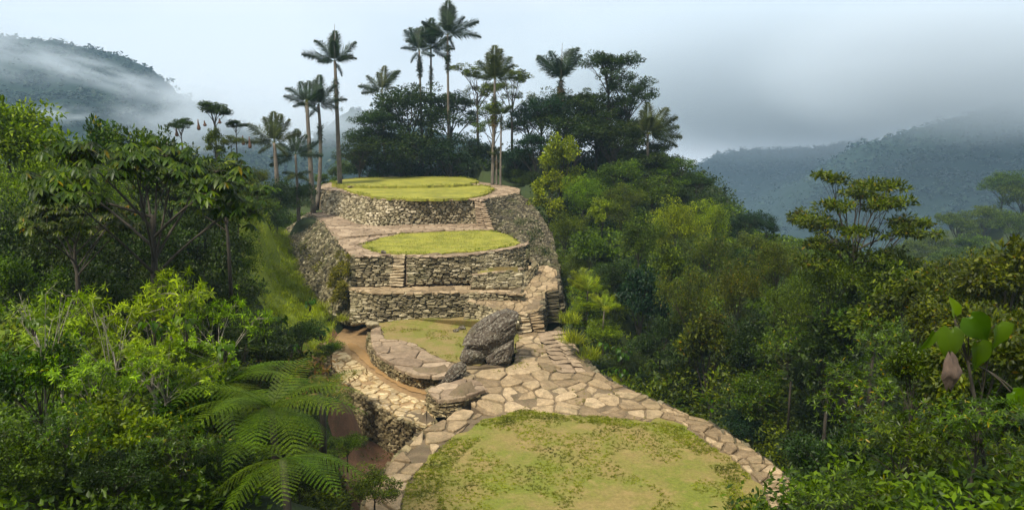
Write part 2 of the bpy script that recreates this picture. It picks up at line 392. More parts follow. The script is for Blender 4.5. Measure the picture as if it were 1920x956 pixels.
def paving(mb, pts, size=0.9, gap=0.07, h=0.10, seed=1, aniso=1.0, zoff=0.0, jit=0.03, big=0.0, zf=None, skip=0.0, skipf=None):
    """irregular flagstones filling the polygon, each a real slab with a worn edge"""
    R = random.Random(seed)
    poly = [(p[0], p[1]) for p in pts]; zf = zf or zfun_of(pts)
    xs = [p[0] for p in poly]; ys = [p[1] for p in poly]
    x0, x1, y0, y1 = min(xs), max(xs), min(ys), max(ys)
    sx, sy = size * aniso, size / aniso
    C = []
    j = 0; y = y0 - sy
    while y < y1 + sy:
        x = x0 - sx + (j % 2) * sx * .5
        while x < x1 + sx:
            C.append((x + R.uniform(-.62, .62) * sx, y + R.uniform(-.62, .62) * sy)); x += sx
        y += sy; j += 1
    if big:
        keep = []
        R.shuffle(C); killed = set()
        for i, c in enumerate(C):
            if i in killed: continue
            keep.append(c)
            if R.random() < big:
                for k in range(i + 1, len(C)):
                    if (C[k][0] - c[0]) ** 2 / sx ** 2 + (C[k][1] - c[1]) ** 2 / sy ** 2 < 1.3: killed.add(k)
        C = keep
    G = {}
    for i, c in enumerate(C): G.setdefault((int(c[0] // (sx * 1.5)), int(c[1] // (sy * 1.5))), []).append(i)
    for i, c in enumerate(C):
        gx, gy = int(c[0] // (sx * 1.5)), int(c[1] // (sy * 1.5))
        near = [k for a in (-2, -1, 0, 1, 2) for b in (-2, -1, 0, 1, 2) for k in G.get((gx + a, gy + b), []) if k != i]
        cell = [(c[0] - 2 * sx, c[1] - 2 * sy), (c[0] + 2 * sx, c[1] - 2 * sy), (c[0] + 2 * sx, c[1] + 2 * sy), (c[0] - 2 * sx, c[1] + 2 * sy)]
        g = gap * R.uniform(.6, 1.5) * .5
        for k in near:
            q = C[k]; dx, dy = q[0] - c[0], q[1] - c[1]; l = sqrt(dx * dx + dy * dy)
            if l < 1e-5: continue
            cell = clip_half(cell, c[0] + dx * .5 - dx / l * g, c[1] + dy * .5 - dy / l * g, dx, dy)
            if len(cell) < 3: break
        if len(cell) < 3: continue
        nin = sum(inside(p[0], p[1], poly) for p in cell)
        if nin == 0 and not inside(c[0], c[1], poly): continue
        if nin < len(cell):
            sub = poly[:]
            ccw = parea(cell) > 0
            for k in range(len(cell)):
                a, b = cell[k], cell[(k + 1) % len(cell)]
                nx, ny = (b[1] - a[1]), -(b[0] - a[0])
                if not ccw: nx, ny = -nx, -ny
                sub = clip_half(sub, a[0], a[1], nx, ny)
                if len(sub) < 3: break
            cell = sub
        if len(cell) < 3 or abs(parea(cell)) < .05 * size * size: continue
        if skip and R.random() < skip: continue
        if skipf and skipf(c[0], c[1], R): continue
        if parea(cell) < 0: cell = cell[::-1]
        # roughen outline
        ring = []
        cx = sum(p[0] for p in cell) / len(cell); cy = sum(p[1] for p in cell) / len(cell)
        for k in range(len(cell)):
            a, b = cell[k], cell[(k + 1) % len(cell)]
            l = sqrt((a[0] - b[0]) ** 2 + (a[1] - b[1]) ** 2)
            if l < .05 * size: ring.append(a); continue
            ring.append((a[0] * .86 + b[0] * .14, a[1] * .86 + b[1] * .14))
            if l > .35 * size: 
                t = R.uniform(.4, .6); o = R.uniform(-.035, .02) * size
                mx_, my_ = a[0] + (b[0] - a[0]) * t, a[1] + (b[1] - a[1]) * t
                ring.append((mx_ + (b[1] - a[1]) / l * o, my_ - (b[0] - a[0]) / l * o))
            ring.append((a[0] * .14 + b[0] * .86, a[1] * .14 + b[1] * .86))
        n = len(ring)
        dz = R.uniform(-jit, jit) + zoff; tx, ty = R.uniform(-.05, .05), R.uniform(-.05, .05)
        bev = min(.045, .06 * size)
        vs = []
        for lvl, (ins, zz) in enumerate(((0, -h), (0, -bev * .9), (bev, 0))):
            for p in ring:
                dx, dy = p[0] - cx, p[1] - cy; l = sqrt(dx * dx + dy * dy) + 1e-6
                x, y_ = p[0] - dx / l * ins, p[1] - dy / l * ins
                vs.append((x, y_, zf(x, y_) + zz + dz + dx * tx + dy * ty))
        vs.append((cx, cy, zf(cx, cy) + dz + R.uniform(-.01, .02)))
        fs = []
        for lv in range(2):
            for k in range(n): fs.append([lv * n + k, lv * n + (k + 1) % n, (lv + 1) * n + (k + 1) % n, (lv + 1) * n + k])
        for k in range(n): fs.append([2 * n + k, 2 * n + (k + 1) % n, 3 * n])
        mb.add(vs, fs)

def stone_block(mb, c, t, s, n, L, H, Dp, R, chunk=.22, taper=.78):
    """one hand-laid stone: back ring, belly ring, smaller face ring"""
    vs = []
    tilt = R.uniform(-.12, .12)
    t2 = t * cos(tilt) + s * sin(tilt); s2 = s * cos(tilt) - t * sin(tilt)
    for lvl, (k, d) in enumerate(((.96, -.5), (1.0, .18), (taper, .5))):
        for a, b in ((-1, -1), (-.1, -1.08), (1, -1), (1.08, 0), (1, 1), (.1, 1.08), (-1, 1), (-1.08, .1)):
            j = chunk * (0.3 if lvl == 0 else 1)
            vs.append(c + t2 * (L * .5 * k * (a * .93 + R.uniform(-j, j) * .5)) + s2 * (H * .5 * k * (b * .93 + R.uniform(-j, j) * .6)) + n * (Dp * (d + (R.uniform(-.12, .12) if lvl == 2 else 0))))
    fs = []
    for lv in range(2):
        for k in range(8): fs.append([lv * 8 + k, lv * 8 + (k + 1) % 8, (lv + 1) * 8 + (k + 1) % 8, (lv + 1) * 8 + k])
    fs.append([16, 17, 18, 19, 20, 21, 22, 23])
    mb.add(vs, fs)

def stone_wall(name, top, bot, mat, label, h=(.14, .26), l=(.28, .7), depth=.4, bulge=.10, seed=1, chunk=.22, backmat=None, rubble=0.0, cat='wall', group='dry stone walls', cap=True):
    R = random.Random(seed)
    top = [Vector(p) for p in top]; bot = [Vector(p) for p in bot]
    n = max(8, int(max(sum((a - b).length for a, b in zip(top, top[1:])), sum((a - b).length for a, b in zip(bot, bot[1:]))) / .8))
    T = resample(top, n); B = resample(bot, n)
    orient = 1
    # outward normal: towards the viewer's side
    k = n // 2
    tt = (T[min(k + 1, n - 1)] - T[k - 1]); ss = T[k] - B[k]; nn = tt.cross(ss)
    sgn = 0
    for i in range(1, n - 1):
        q = (T[i + 1] - T[i - 1]).cross(T[i] - B[i]).normalized(); hz_ = B[i] - T[i]; sgn += q.x * hz_.x + q.y * hz_.y
    if abs(sgn) / n > .12: orient = 1 if sgn > 0 else -1
    elif nn.dot(-((T[k] + B[k]) * .5)) < 0: orient = -1
    root = empty(name, (B[k].x, B[k].y, min(b.z for b in B)), label, cat, group)
    off = root.location.copy()
    # backing
    vs = []; fs = []
    for i in range(n):
        a = T[max(i - 1, 0)]; b = T[min(i + 1, n - 1)]
        nrm = ((b - a).cross(T[i] - B[i])).normalized() * orient
        for q in range(5):
            p = T[i].lerp(B[i], q / 4); vs.append(p - nrm * (.10) - off)
        for q in range(2): vs.append((T[i] if q == 0 else B[i]) - nrm * .9 - off)
    for i in range(n - 1):
        a, b = i * 7, (i + 1) * 7
        for q in range(4): fs.append([a + q, b + q, b + q + 1, a + q + 1])
        fs.append([a, a + 5, b + 5, b])
    mobj('wall_core', nmesh('wall_core', vs, fs, backmat or M['earth']), root)
    mb = MB()
    def at(u, v):
        x = u * (n - 1); i = min(int(x), n - 2); f = x - i
        return (T[i].lerp(T[i + 1], f)).lerp(B[i].lerp(B[i + 1], f), v)
    Lw = (sum((a - b).length for a, b in zip(T, T[1:])) + sum((a - b).length for a, b in zip(B, B[1:]))) / 2
    Hmax = max((a - b).length for a, b in zip(T, B))
    v = 0.0
    wob = R.uniform(0, 100)
    while v < 1:
        hh = R.uniform(*h); dv = hh / Hmax
        u = R.uniform(0, .5) * l[0] / Lw
        while u < 1:
            ll = R.uniform(*l) * (1 if R.random() > .12 else 1.5); du = ll / Lw
            uc, vc = min(u + du / 2, .999), v + dv / 2 + .35 * dv * mnoise.noise(Vector((u * Lw * .35, v * Hmax, wob)))
            vc = min(max(vc, 0), 1)
            p = at(uc, vc); e = .01
            t = (at(min(uc + e, 1), vc) - at(max(uc - e, 0), vc)).normalized()
            s = (at(uc, 0) - at(uc, 1)); hloc = s.length; s.normalize()
            nr = (t.cross(s)).normalized() * orient; s = nr.cross(t) * orient
            scale = min(1.0, hloc / Hmax * 1.15) if hloc < Hmax * .9 else 1
            H = hh * scale * R.uniform(.78, 1.12)
            LL = ll * R.uniform(.86, 1.0)
            if rubble and R.random() < rubble:
                a = R.uniform(-.8, .8); t2 = t * cos(a) + s * sin(a); s2 = s * cos(a) - t * sin(a)
                LL *= .75; H *= 1.15
            else: t2, s2 = t, s
            prot = bulge * R.uniform(-.6, 1.0) + .25 * bulge * mnoise.noise(p * .8) * 2
            stone_block(mb, p + nr * (prot - depth * .25) - off, t2, s2, nr, LL, H, depth, R, chunk)
            u += du
        v += dv
    # parts that the top course shows: broken coping
    mobj('stonework', mb.mesh('stonework', mat), root)
    if cap:
        mc = MB(); u = 0
        while u < 1:
            ll = R.uniform(.45, 1.0); du = ll / Lw; uc = min(u + du / 2, .999)
            p = at(uc, 0); t = (at(min(uc + .01, 1), 0) - at(max(uc - .01, 0), 0)).normalized()
            s = Vector((0, 0, 1)); nr = t.cross(s).normalized() * orient; s = nr.cross(t) * orient
            stone_block(mc, p - nr * .12 + Vector((0, 0, R.uniform(-.02, .03))) - off, t, s, nr, ll * .96, R.uniform(.09, .15), .62 * R.uniform(.8, 1.15), R, .2, .93)
            u += du
        mobj('coping', mc.mesh('coping', M['slab_pink'] if cap == True else cap), root)
    WALL_FOOT.extend([tuple(p) for p in B[::2]]); 
    return root
WALL_FOOT = []; FORCED = []

def stairs(name, tl, tr, bl, br, n, label, mat='step', depth=.42, seed=3, cat='staircase', group='stone stairs'):
    R = random.Random(seed)
    tl, tr, bl, br = map(Vector, (tl, tr, bl, br))
    root = empty(name, (bl + br) / 2, label, cat, group); off = root.location.copy()
    H = (tl.z - bl.z) / n
    for i in range(n):
        f = (i + .5) / n
        a = bl.lerp(tl, f); b = br.lerp(tr, f)
        t = (b - a); Lr = t.length; t.normalize(); nr = Vector((t.y, -t.x, 0)).normalized()
        if nr.y > 0: nr = -nr
        mb = MB(); c = (a + b) / 2
        run = ((bl + br) / 2 - (tl + tr) / 2); run.z = 0; dp = max(depth, run.length / n + .22)
        k = 1 if Lr < 1.6 else 2
        x = 0
        for q in range(k):
            w = Lr / k
            cc = a + t * (w * (q + .5)) - nr * (dp * .35) + Vector((0, 0, R.uniform(-.015, .015)))
            tt = (t + nr * R.uniform(-.06, .06)).normalized()
            stone_block(mb, cc - off, tt, Vector((0, 0, 1)), Vector((tt.y, -tt.x, 0)) if Vector((tt.y, -tt.x, 0)).y < 0 else Vector((-tt.y, tt.x, 0)), w * .97 * R.uniform(.94, 1.03), H * R.uniform(.66, .8), dp * R.uniform(.95, 1.1), R, .12, .95)
        mobj('step', mb.mesh('step', M[mat]), root)
    # side/under fill
    vs = [tl, tr, bl, br]; q = Vector((0, .35, -.1))
    mobj('stair_bed', nmesh('stair_bed', [p + q - off for p in vs] + [p + Vector((0, 1.2, -.6)) - off for p in vs], [[0, 1, 3, 2], [0, 2, 6, 4], [1, 5, 7, 3], [0, 4, 5, 1]], M['earth']), root)
    return root

# ------------------------------------------------------------------ terraces
# --- top terrace, two grass platforms
zA, zB = -7.8, -8.1
topA = PZ([(619, 341), (655, 335.5), (717, 332), (795, 331), (873, 332.5), (893, 337), (895, 340), (880, 346), (760, 349), (660, 349), (630, 346)], zA)
topB = PZ([(640, 353), (660, 360), (693, 368), (735, 372), (791, 373), (845, 373), (880, 371), (905, 366), (927, 355), (915, 348.5), (893, 346), (842, 342), (791, 342), (720, 344), (660, 348)], zB)
baseT1 = PZ([(591, 353), (640, 358), (690, 370), (740, 374), (800, 375), (860, 374), (886, 371), (902, 375), (937, 368), (974, 362), (976, 354), (950, 347), (900, 340), (880, 330.5), (790, 328), (700, 329), (640, 336), (600, 345)], -8.28)
sheet('terrace_earth', baseT1, M['earth'], thick=2.6); FORCED.append((baseT1, -8.9))
sheet('lawn', smooth_closed(topB, 1), M['lawn'], dz=.02, jag=.5, thick=.25)
sheet('lawn', smooth_closed(topA, 1), M['lawn'], dz=.0, jag=.4, thick=.5)
mb = MB()
paving(mb, PZ([(591, 353), (618, 343.5), (650, 349), (690, 369), (640, 357)], -8.22), .9, seed=4, h=.15)
paving(mb, PZ([(875, 371.5), (890, 374), (902, 375.5), (937, 368), (974, 362), (976, 354), (950, 348), (905, 343), (893, 344), (920, 350), (934, 355), (922, 363), (905, 368)], -8.22), .8, seed=5, h=.15)
tag(mobj('path', mb.mesh('path', M['slab_pink'])), kind='structure')
# low kerb of stones between the two grass platforms
mb = MB(); R0 = random.Random(5)
for p in resample(PZ([(655, 350), (700, 347.5), (760, 345), (800, 343.6), (850, 343), (897, 346)], -7.9), 34):
    stone_block(mb, p, Vector((1, 0, 0)), Vector((0, 0, 1)), Vector((0, -1, 0)), R0.uniform(.3, .6), R0.uniform(.10, .2), .4, R0)
o = mobj('stone_kerb', mb.mesh('stone_kerb', M['slab_pink'])); tag(o, 'low broken line of kerb stones between the two grass platforms on top', 'kerb')

# --- walls of the top terrace
stone_wall('retaining_wall', PZ([(600, 354.5), (646, 360), (693, 371), (740, 375.5), (791, 376), (845, 376), (888, 373)], -8.3),
           PZ([(604, 399), (636, 406), (676, 422), (717, 424), (791, 421), (845, 420.5), (893, 420)], -10.85), M['wall_pale'],
           'pale curved rubble wall directly under the topmost grass platform', h=(.16, .30), l=(.25, .65), rubble=.25, seed=11)
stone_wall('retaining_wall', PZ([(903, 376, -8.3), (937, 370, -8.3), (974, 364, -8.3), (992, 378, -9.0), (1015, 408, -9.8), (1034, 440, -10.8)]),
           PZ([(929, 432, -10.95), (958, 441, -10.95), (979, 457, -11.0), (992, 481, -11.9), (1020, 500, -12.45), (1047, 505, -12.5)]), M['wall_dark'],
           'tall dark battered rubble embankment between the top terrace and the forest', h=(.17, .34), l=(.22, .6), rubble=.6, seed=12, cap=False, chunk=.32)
stairs('stone_stairs', Z(889, 374, -8.25), Z(905, 375.5, -8.25), Z(894, 426, -10.85), Z(929, 430, -10.85), 13, 'narrow flight of steps climbing to the topmost grass platform', mat='slab_pink', seed=2)

# --- middle terrace
up = PZ([(578, 398), (604, 398), (636, 405), (675, 421), (717, 423), (791, 419), (893, 418), (929, 429), (850, 430.5), (760, 435), (700, 439.5), (640, 444), (618.6, 429)], -10.8)
mid = PZ([(632, 445), (636, 453), (648, 464), (663, 476), (690, 479), (730, 477), (761, 477), (800, 480), (830, 479.5), (870, 477), (900, 474), (935, 468), (967, 463), (984, 457), (975, 447), (957, 437), (917, 429), (800, 430), (700, 438)], -11.0)
sheet('terrace_earth', up, M['earth'], dz=-.06, thick=1.5); sheet('terrace_earth', mid, M['earth'], dz=-.05, thick=3)
FORCED += [(up, -11.6), (mid, -11.8)]
lawn2 = PZ([(676, 460), (690, 467), (712, 474), (760, 475.5), (805, 476), (850, 473), (890, 470), (935, 466), (965, 460), (976, 455), (972, 447), (957, 440), (925, 434), (873, 432), (820, 433), (770, 436), (725, 444), (700, 451)], -10.97)
sheet('lawn', lawn2, M['lawn'], dz=.02, jag=.45, thick=.12)
mb = MB(); paving(mb, up, .95, seed=6, aniso=1.25, h=.2, gap=.05); paving(mb, PZ([(632, 446), (636, 453), (648, 464), (663, 477), (690, 480), (728, 477.5), (706, 473.5), (684, 466), (668, 459), (700, 448), (740, 440), (780, 435), (700, 440)], -10.96), .85, seed=7, h=.2, gap=.05)
tag(mobj('path', mb.mesh('path', M['slab_pink'])), kind='structure')
# left battered flank
stone_wall('retaining_wall', PZ([(578, 399, -10.85), (600, 412, -10.85), (618.6, 430, -10.85), (634, 448, -10.95), (648, 465, -11), (664, 479, -11)]),
           PZ([(531, 436, -12.5), (541, 469, -13.2), (556, 508, -14.3), (572, 541, -15.2), (612, 586, -15.9), (655, 609, -16.4)]), M['wall_mossy'],
           'long mossy battered flank of rubble beside the green slope', h=(.17, .34), l=(.2, .55), rubble=.65, seed=13, chunk=.32)
# front wall, two lengths with the stair notch between
stone_wall('retaining_wall', PZ([(664, 479.5), (695, 481), (729, 479)], -11.02), PZ([(664, 535), (695, 536), (729, 535)], -13.4), M['wall_grey'],
           'short coursed wall west of the notch stairs in the middle terrace', h=(.13, .22), l=(.3, .8), seed=14)
stone_wall('retaining_wall', PZ([(762, 479), (822, 482), (870, 479), (900, 475.5), (935, 470), (967, 465), (984, 459), (988, 452)], -11.02),
           PZ([(760, 534), (822, 531.5), (870, 531), (903, 531, ), (940, 529.5), (974, 524), (1000, 506), (1004, 488)], -13.3), M['wall_grey'],
           'long rounded coursed wall holding up the middle grass circle', h=(.14, .24), l=(.3, .8), seed=15)
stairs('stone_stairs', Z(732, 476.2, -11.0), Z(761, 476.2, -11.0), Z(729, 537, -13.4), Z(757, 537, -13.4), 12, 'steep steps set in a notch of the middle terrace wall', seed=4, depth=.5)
sheetp = PZ([(726, 470), (766, 470), (766, 532), (726, 532)], -12)
# slanting ledge on the right of that wall
stone_wall('ledge_wall', PZ([(886, 517, -12.55), (925, 511.5, -12.4), (972, 505, -12.3)]), PZ([(880, 541, -13.38), (925, 541, -13.38), (974, 540, -13.38)]), M['wall_grey'],
           'low slanting ledge built against the rounded middle wall', h=(.12, .2), l=(.3, .7), seed=16, cap=M['slab_pink'])
sheet('terrace_earth', PZ([(886, 517, -12.55), (925, 511.5, -12.4), (972, 505, -12.3), (980, 500, -12.0), (935, 500, -12.0), (888, 505, -12.2)]), M['lawn_dry'], dz=0, thick=1.2)

# --- ledge below the middle wall
ledge = PZ([(664, 532), (727, 533), (795, 530), (903, 529), (974, 524), (976, 551), (940, 548.5), (873, 547), (795, 549), (707, 550), (664, 545)], -13.5)
sheet('terrace_earth', ledge, M['earth'], dz=-.04, thick=2.4); FORCED.append((ledge, -14.2))
mb = MB(); paving(mb, ledge, .95, seed=8, aniso=1.2, h=.15, gap=.05); tag(mobj('path', mb.mesh('path', M['slab'])), kind='structure')
stone_wall('retaining_wall', PZ([(655, 541), (707, 550.5), (760, 550.5), (795, 550), (845, 549), (878, 548)], -13.52),
           PZ([(656, 608, -16.0), (712, 602, -15.7), (760, 599, -15.62), (795, 598, -15.6), (845, 599, -15.65), (874, 596, -15.5)]), M['wall_grey'],
           'thin-coursed wall under the paved ledge with weeds in a hollow', h=(.11, .19), l=(.3, .85), seed=17, cap=M['slab'])
stone_wall('retaining_wall', PZ([(876, 548), (920, 548.5), (950, 550), (974, 552)], -13.52), PZ([(878, 562, -14.05), (920, 563, -14.06), (950, 563, -14.06), (974, 562, -14.04)]), M['wall_grey'],
           'short low wall between paved ledge and ramp landing', h=(.11, .18), l=(.3, .8), seed=57, cap=M['slab'])
# --- curving ramp on the right
ramp_pts = PZ([(990, 498, -12.3), (1022, 497, -12.3), (1043, 504, -12.45), (1047, 530, -13.05), (1046, 541, -13.4), (1022, 546, -13.55), (1021, 572, -14.15), (1003, 582, -14.45), (990, 586, -14.55), (972, 587, -14.6), (951, 585, -14.5), (925, 577, -14.35), (900, 570, -14.15), (876, 564, -14.0), (884, 558, -13.95), (920, 560, -14.0), (968, 561, -14.0), (976, 552, -13.75), (985, 535, -13.35), (994, 516, -12.85)])
FORCED.append((ramp_pts, -15.8)); RZ = zfun_of(ramp_pts)
mb = MB(); paving(mb, ramp_pts, .50, seed=9, h=.22, gap=.06, big=.2, aniso=1.15, jit=.035, zf=RZ); tag(mobj('path', mb.mesh('path', M['slab'])), kind='structure')
stone_wall('retaining_wall', PZ([(872, 564, -14.02), (900, 571.5, -14.2), (925, 579, -14.4), (951, 587, -14.55), (968, 589.5, -14.65)]),
           PZ([(868, 598, -15.3), (900, 601, -15.28), (925, 604, -15.15), (951, 609, -15.2), (968, 612, -15.3)]), M['wall_grey'],
           'small wall propping the ramp above the standing boulder', h=(.13, .24), l=(.25, .7), seed=18, cap=False)
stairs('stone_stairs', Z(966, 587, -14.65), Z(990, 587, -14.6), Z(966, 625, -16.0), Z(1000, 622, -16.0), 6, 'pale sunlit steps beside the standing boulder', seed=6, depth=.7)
stairs('stone_stairs', Z(990, 585, -14.55), Z(1018, 576, -14.3), Z(1001, 622, -16.0), Z(1022, 622, -16.0), 8, 'narrow grey steps next to the pale steps by the boulder', mat='slab', seed=7, depth=.6)
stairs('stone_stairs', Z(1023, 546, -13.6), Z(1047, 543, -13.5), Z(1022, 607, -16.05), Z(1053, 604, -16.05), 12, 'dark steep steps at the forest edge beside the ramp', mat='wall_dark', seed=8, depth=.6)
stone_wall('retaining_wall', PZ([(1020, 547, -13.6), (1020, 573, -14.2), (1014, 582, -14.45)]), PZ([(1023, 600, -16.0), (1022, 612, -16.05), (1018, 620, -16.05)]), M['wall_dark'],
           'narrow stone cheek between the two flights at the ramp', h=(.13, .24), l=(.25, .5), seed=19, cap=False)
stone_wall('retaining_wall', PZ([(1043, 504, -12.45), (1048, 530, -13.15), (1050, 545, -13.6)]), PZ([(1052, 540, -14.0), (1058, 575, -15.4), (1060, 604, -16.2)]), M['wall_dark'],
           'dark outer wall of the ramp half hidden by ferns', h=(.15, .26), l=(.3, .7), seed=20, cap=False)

stone_wall('retaining_wall', PZ([(972, 525, -13.2), (981, 520, -13.0), (991, 510, -12.55), (1004, 497, -11.95)]), PZ([(975, 553, -13.85), (982, 545, -13.6), (990, 532, -13.3), (1004, 508, -12.55)]), M['wall_grey'],
           'short rounded wall curving along the inner side of the ramp', h=(.12, .2), l=(.25, .6), seed=61, cap=False)
# --- semicircular lawn with the boulder
semi = PZ([(712, 598), (780, 596), (830, 598), (884, 594), (951, 606), (975, 620), (970, 660), (960, 686), (872, 694), (848, 700), (820, 704), (781, 702), (752, 692), (727, 679), (708, 664), (696, 645), (692, 620)], -16.03)
sheet('terrace_earth', semi, M['earth'], dz=-.03, thick=.9); FORCED.append((semi, -17.2))
semil = PZ([(716, 600), (780, 596), (830, 598), (884, 594), (951, 606), (975, 622), (966, 660), (900, 684), (868, 684), (841, 677), (809, 664), (777, 643), (748, 637), (722, 636), (716, 618)], -16.0)
sheet('lawn', semil, M['lawn_dry'], dz=.02, jag=.3, thick=.05)
rim = PZ([(694, 620), (697, 645), (706, 663), (727.6, 679), (752, 692), (781, 703), (820, 706), (846, 701), (860, 684), (841, 676.5), (809, 664), (777, 643), (748, 637), (722, 637), (714, 620), (716, 608)], -15.95)
mb = MB(); paving(mb, rim, 1.15, seed=21, aniso=1.35, h=.22, gap=.05, big=.25, jit=.05); tag(mobj('path', mb.mesh('path', M['slab_pink'])), kind='structure')
stone_wall('low_wall', PZ([(693, 622), (696, 646), (705, 664), (727, 680), (751, 693.5), (781, 705), (820, 707.5), (846, 702)], -16.1),
           PZ([(689, 640), (692, 660), (702, 681), (725, 700), (750, 714), (779, 725), (812, 727), (836, 722)], -16.95), M['wall_damp'],
           'low curved wall edging the small lawn above the puddle', h=(.13, .22), l=(.2, .5), seed=22, rubble=.2, cap=False)
sheet('lawn', PZ([(700, 603, -15.8), (740, 599, -15.62), (780, 596, -15.55), (830, 598, -15.6), (872, 594, -15.4), (900, 598, -15.25), (930, 602, -15.1), (966, 609, -15.25), (966, 625, -16.0), (890, 619, -15.99), (840, 619, -15.99), (780, 617, -15.99), (722, 619, -15.99), (704, 612, -15.99)]), M['lawn_dry'], dz=.03, jag=.15, thick=.1)
# --- muddy path and outer paved strip
mudp = PZ([(640, 612), (700, 612), (700, 650), (720, 694), (750, 712), (780, 724), (830, 722), (806, 745), (800, 790), (820, 800), (798, 797), (749, 781), (699, 752), (656, 720), (624, 688), (616, 656), (626, 640)], -17.0)
FORCED.append((mudp, -17.35))
sheet('muddy_path', mudp, M['mud'], dz=-.02, thick=.6)
outer = PZ([(616, 656), (624.5, 688), (656.5, 720), (699, 752), (749, 781), (799, 797), (820, 788), (812, 772), (803, 752), (780, 745), (750, 735), (716, 713), (687, 689), (658, 667), (640, 652), (628, 646)], -16.93)
def wet(x, y, R):
    return False
mb = MB(); paving(mb, outer, .62, seed=23, aniso=1.25, h=.2, gap=.10, jit=.03, skip=.07)
tag(mobj('path', mb.mesh('path', M['slab_ochre'])), kind='structure')
water = PZ([(655, 640), (676, 650), (700, 676), (728, 704), (764, 723), (800, 732), (803, 741), (770, 733), (730, 713), (700, 694), (672, 668), (650, 648)], -16.965)
wm, WN, WL, wp = newmat('muddy_water'); wp.inputs['Base Color'].default_value = (.33, .20, .085, 1); wp.inputs['Roughness'].default_value = .12
nzw = noise(WN, WL, 3, 3); bw = WN.new('ShaderNodeBump'); bw.inputs['Strength'].default_value = .08; WL.new(nzw.outputs['Fac'], bw.inputs['Height']); WL.new(bw.outputs[0], wp.inputs['Normal'])
sheet('puddle_water', smooth_closed(water, 1), wm, jag=.2)
stone_wall('retaining_wall', PZ([(612, 640), (615, 657), (623, 690), (655, 722), (698, 754), (748, 783), (800, 799), (818, 790)], -17.02),
           PZ([(598, 650, -17.6), (600, 680, -18.0), (614, 738, -18.9), (652, 786, -19.4), (696, 826, -19.6), (738, 850, -19.6), (770, 852, -19.5), (793, 842, -19.4)]), M['wall_damp'],
           'tall damp curved wall above the reddish gully', h=(.15, .27), l=(.2, .55), seed=24, rubble=.2, cap=False)

# --- main path and nose
zf_pts = [(975, 622, -16.0), (1015, 620, -16.0), (1045, 640, -16.15), (1101, 678, -16.4), (960, 690, -16.02), (868, 700, -16.02), (858, 712, -16.05), (910, 735, -16.3), (1000, 720, -16.2), (1100, 700, -16.3), (1159, 722, -16.6), (1232, 751, -16.8), (1000, 765, -16.78), (1100, 775, -16.8), (1265, 787, -16.8), (933, 780, -16.8), (871, 806, -16.8), (830, 830, -16.8), (980, 640, -16.0), (1000, 680, -16.03)]
ZF = zfun_of([tuple(p) for p in PZ(zf_pts)])
main = PZ([(966, 624, -16.0), (1008, 621, -16.0), (1014, 640, -16.05), (1026, 660, -16.1), (1036, 680, -16.2), (1046, 700, -16.3), (1119, 700, -16.45), (1159, 720, -16.6), (1186, 732, -16.7), (1232, 750, -16.8), (1262, 770, -16.8), (1268, 788, -16.8), (1232, 782, -16.8), (1210, 788, -16.8), (1166, 785, -16.8), (1126, 780, -16.8), (1057, 778, -16.8), (977, 768, -16.8), (935, 780, -16.8), (905, 775, -16.8), (878, 758, -16.6), (905, 742, -16.35), (880, 728, -16.2), (866, 706, -16.05), (875, 692, -16.02), (962, 686, -16.02), (968, 655, -16.0)])
main = [Vector((p.x, p.y, ZF(p.x, p.y))) for p in main]
FORCED.append((main, -17.4))
def bed(name, poly, zf, mat, cell=.5, dz=-.07, kind='structure', skirt=1.0):
    ring = resample(poly + [poly[0]], 120)[:-1]
    tris = tessellate_polygon([ring]); bm = bmesh.new(); vs = [bm.verts.new(p) for p in ring]
    for t in tris:
        try: bm.faces.new([vs[i] for i in t])
        except ValueError: pass
    bmesh.ops.subdivide_edges(bm, edges=[e for e in bm.edges if e.calc_length() > cell * 2], cuts=3, use_grid_fill=True)
    bmesh.ops.triangulate(bm, faces=bm.faces[:])
    for v in bm.verts: v.co.z = zf(v.co.x, v.co.y) + dz + .02 * mnoise.noise(v.co * 2)
    bmesh.ops.recalc_face_normals(bm, faces=bm.faces[:])
    be = [e for e in bm.edges if len(e.link_faces) == 1]
    r = bmesh.ops.extrude_edge_only(bm, edges=be)
    for v in r['geom']:
        if isinstance(v, bmesh.types.BMVert): v.co.z -= skirt
    me = bpy.data.meshes.new(name); bm.to_mesh(me); bm.free(); me.materials.append(mat)
    if sum(p.normal.z for p in me.polygons) < 0: me.flip_normals()
    return tag(mobj(name, me), kind=kind)
bed('path_earth', main, ZF, M['earth']); bed('ramp_earth', ramp_pts, RZ, M['earth'], cell=.4, skirt=1.4)
mb = MB()
paving(mb, [p for p in main], .82, seed=31, aniso=1.35, h=.2, gap=.10, big=.5, jit=.07, zf=ZF)
tag(mobj('path', mb.mesh('path', M['slab'])), kind='structure')
stairs('stone_stairs', Z(1010, 627, -16.03), Z(1060, 620, -16.1), Z(1047, 701, -16.75), Z(1118, 699, -16.8), 10, 'broad shallow dark treads sinking beside the flagstone path', mat='slab_pink', seed=77, depth=.9)
FORCED.append((PZ([(1008, 618), (1064, 612), (1124, 702), (1044, 706)], -16.6), -17.6))
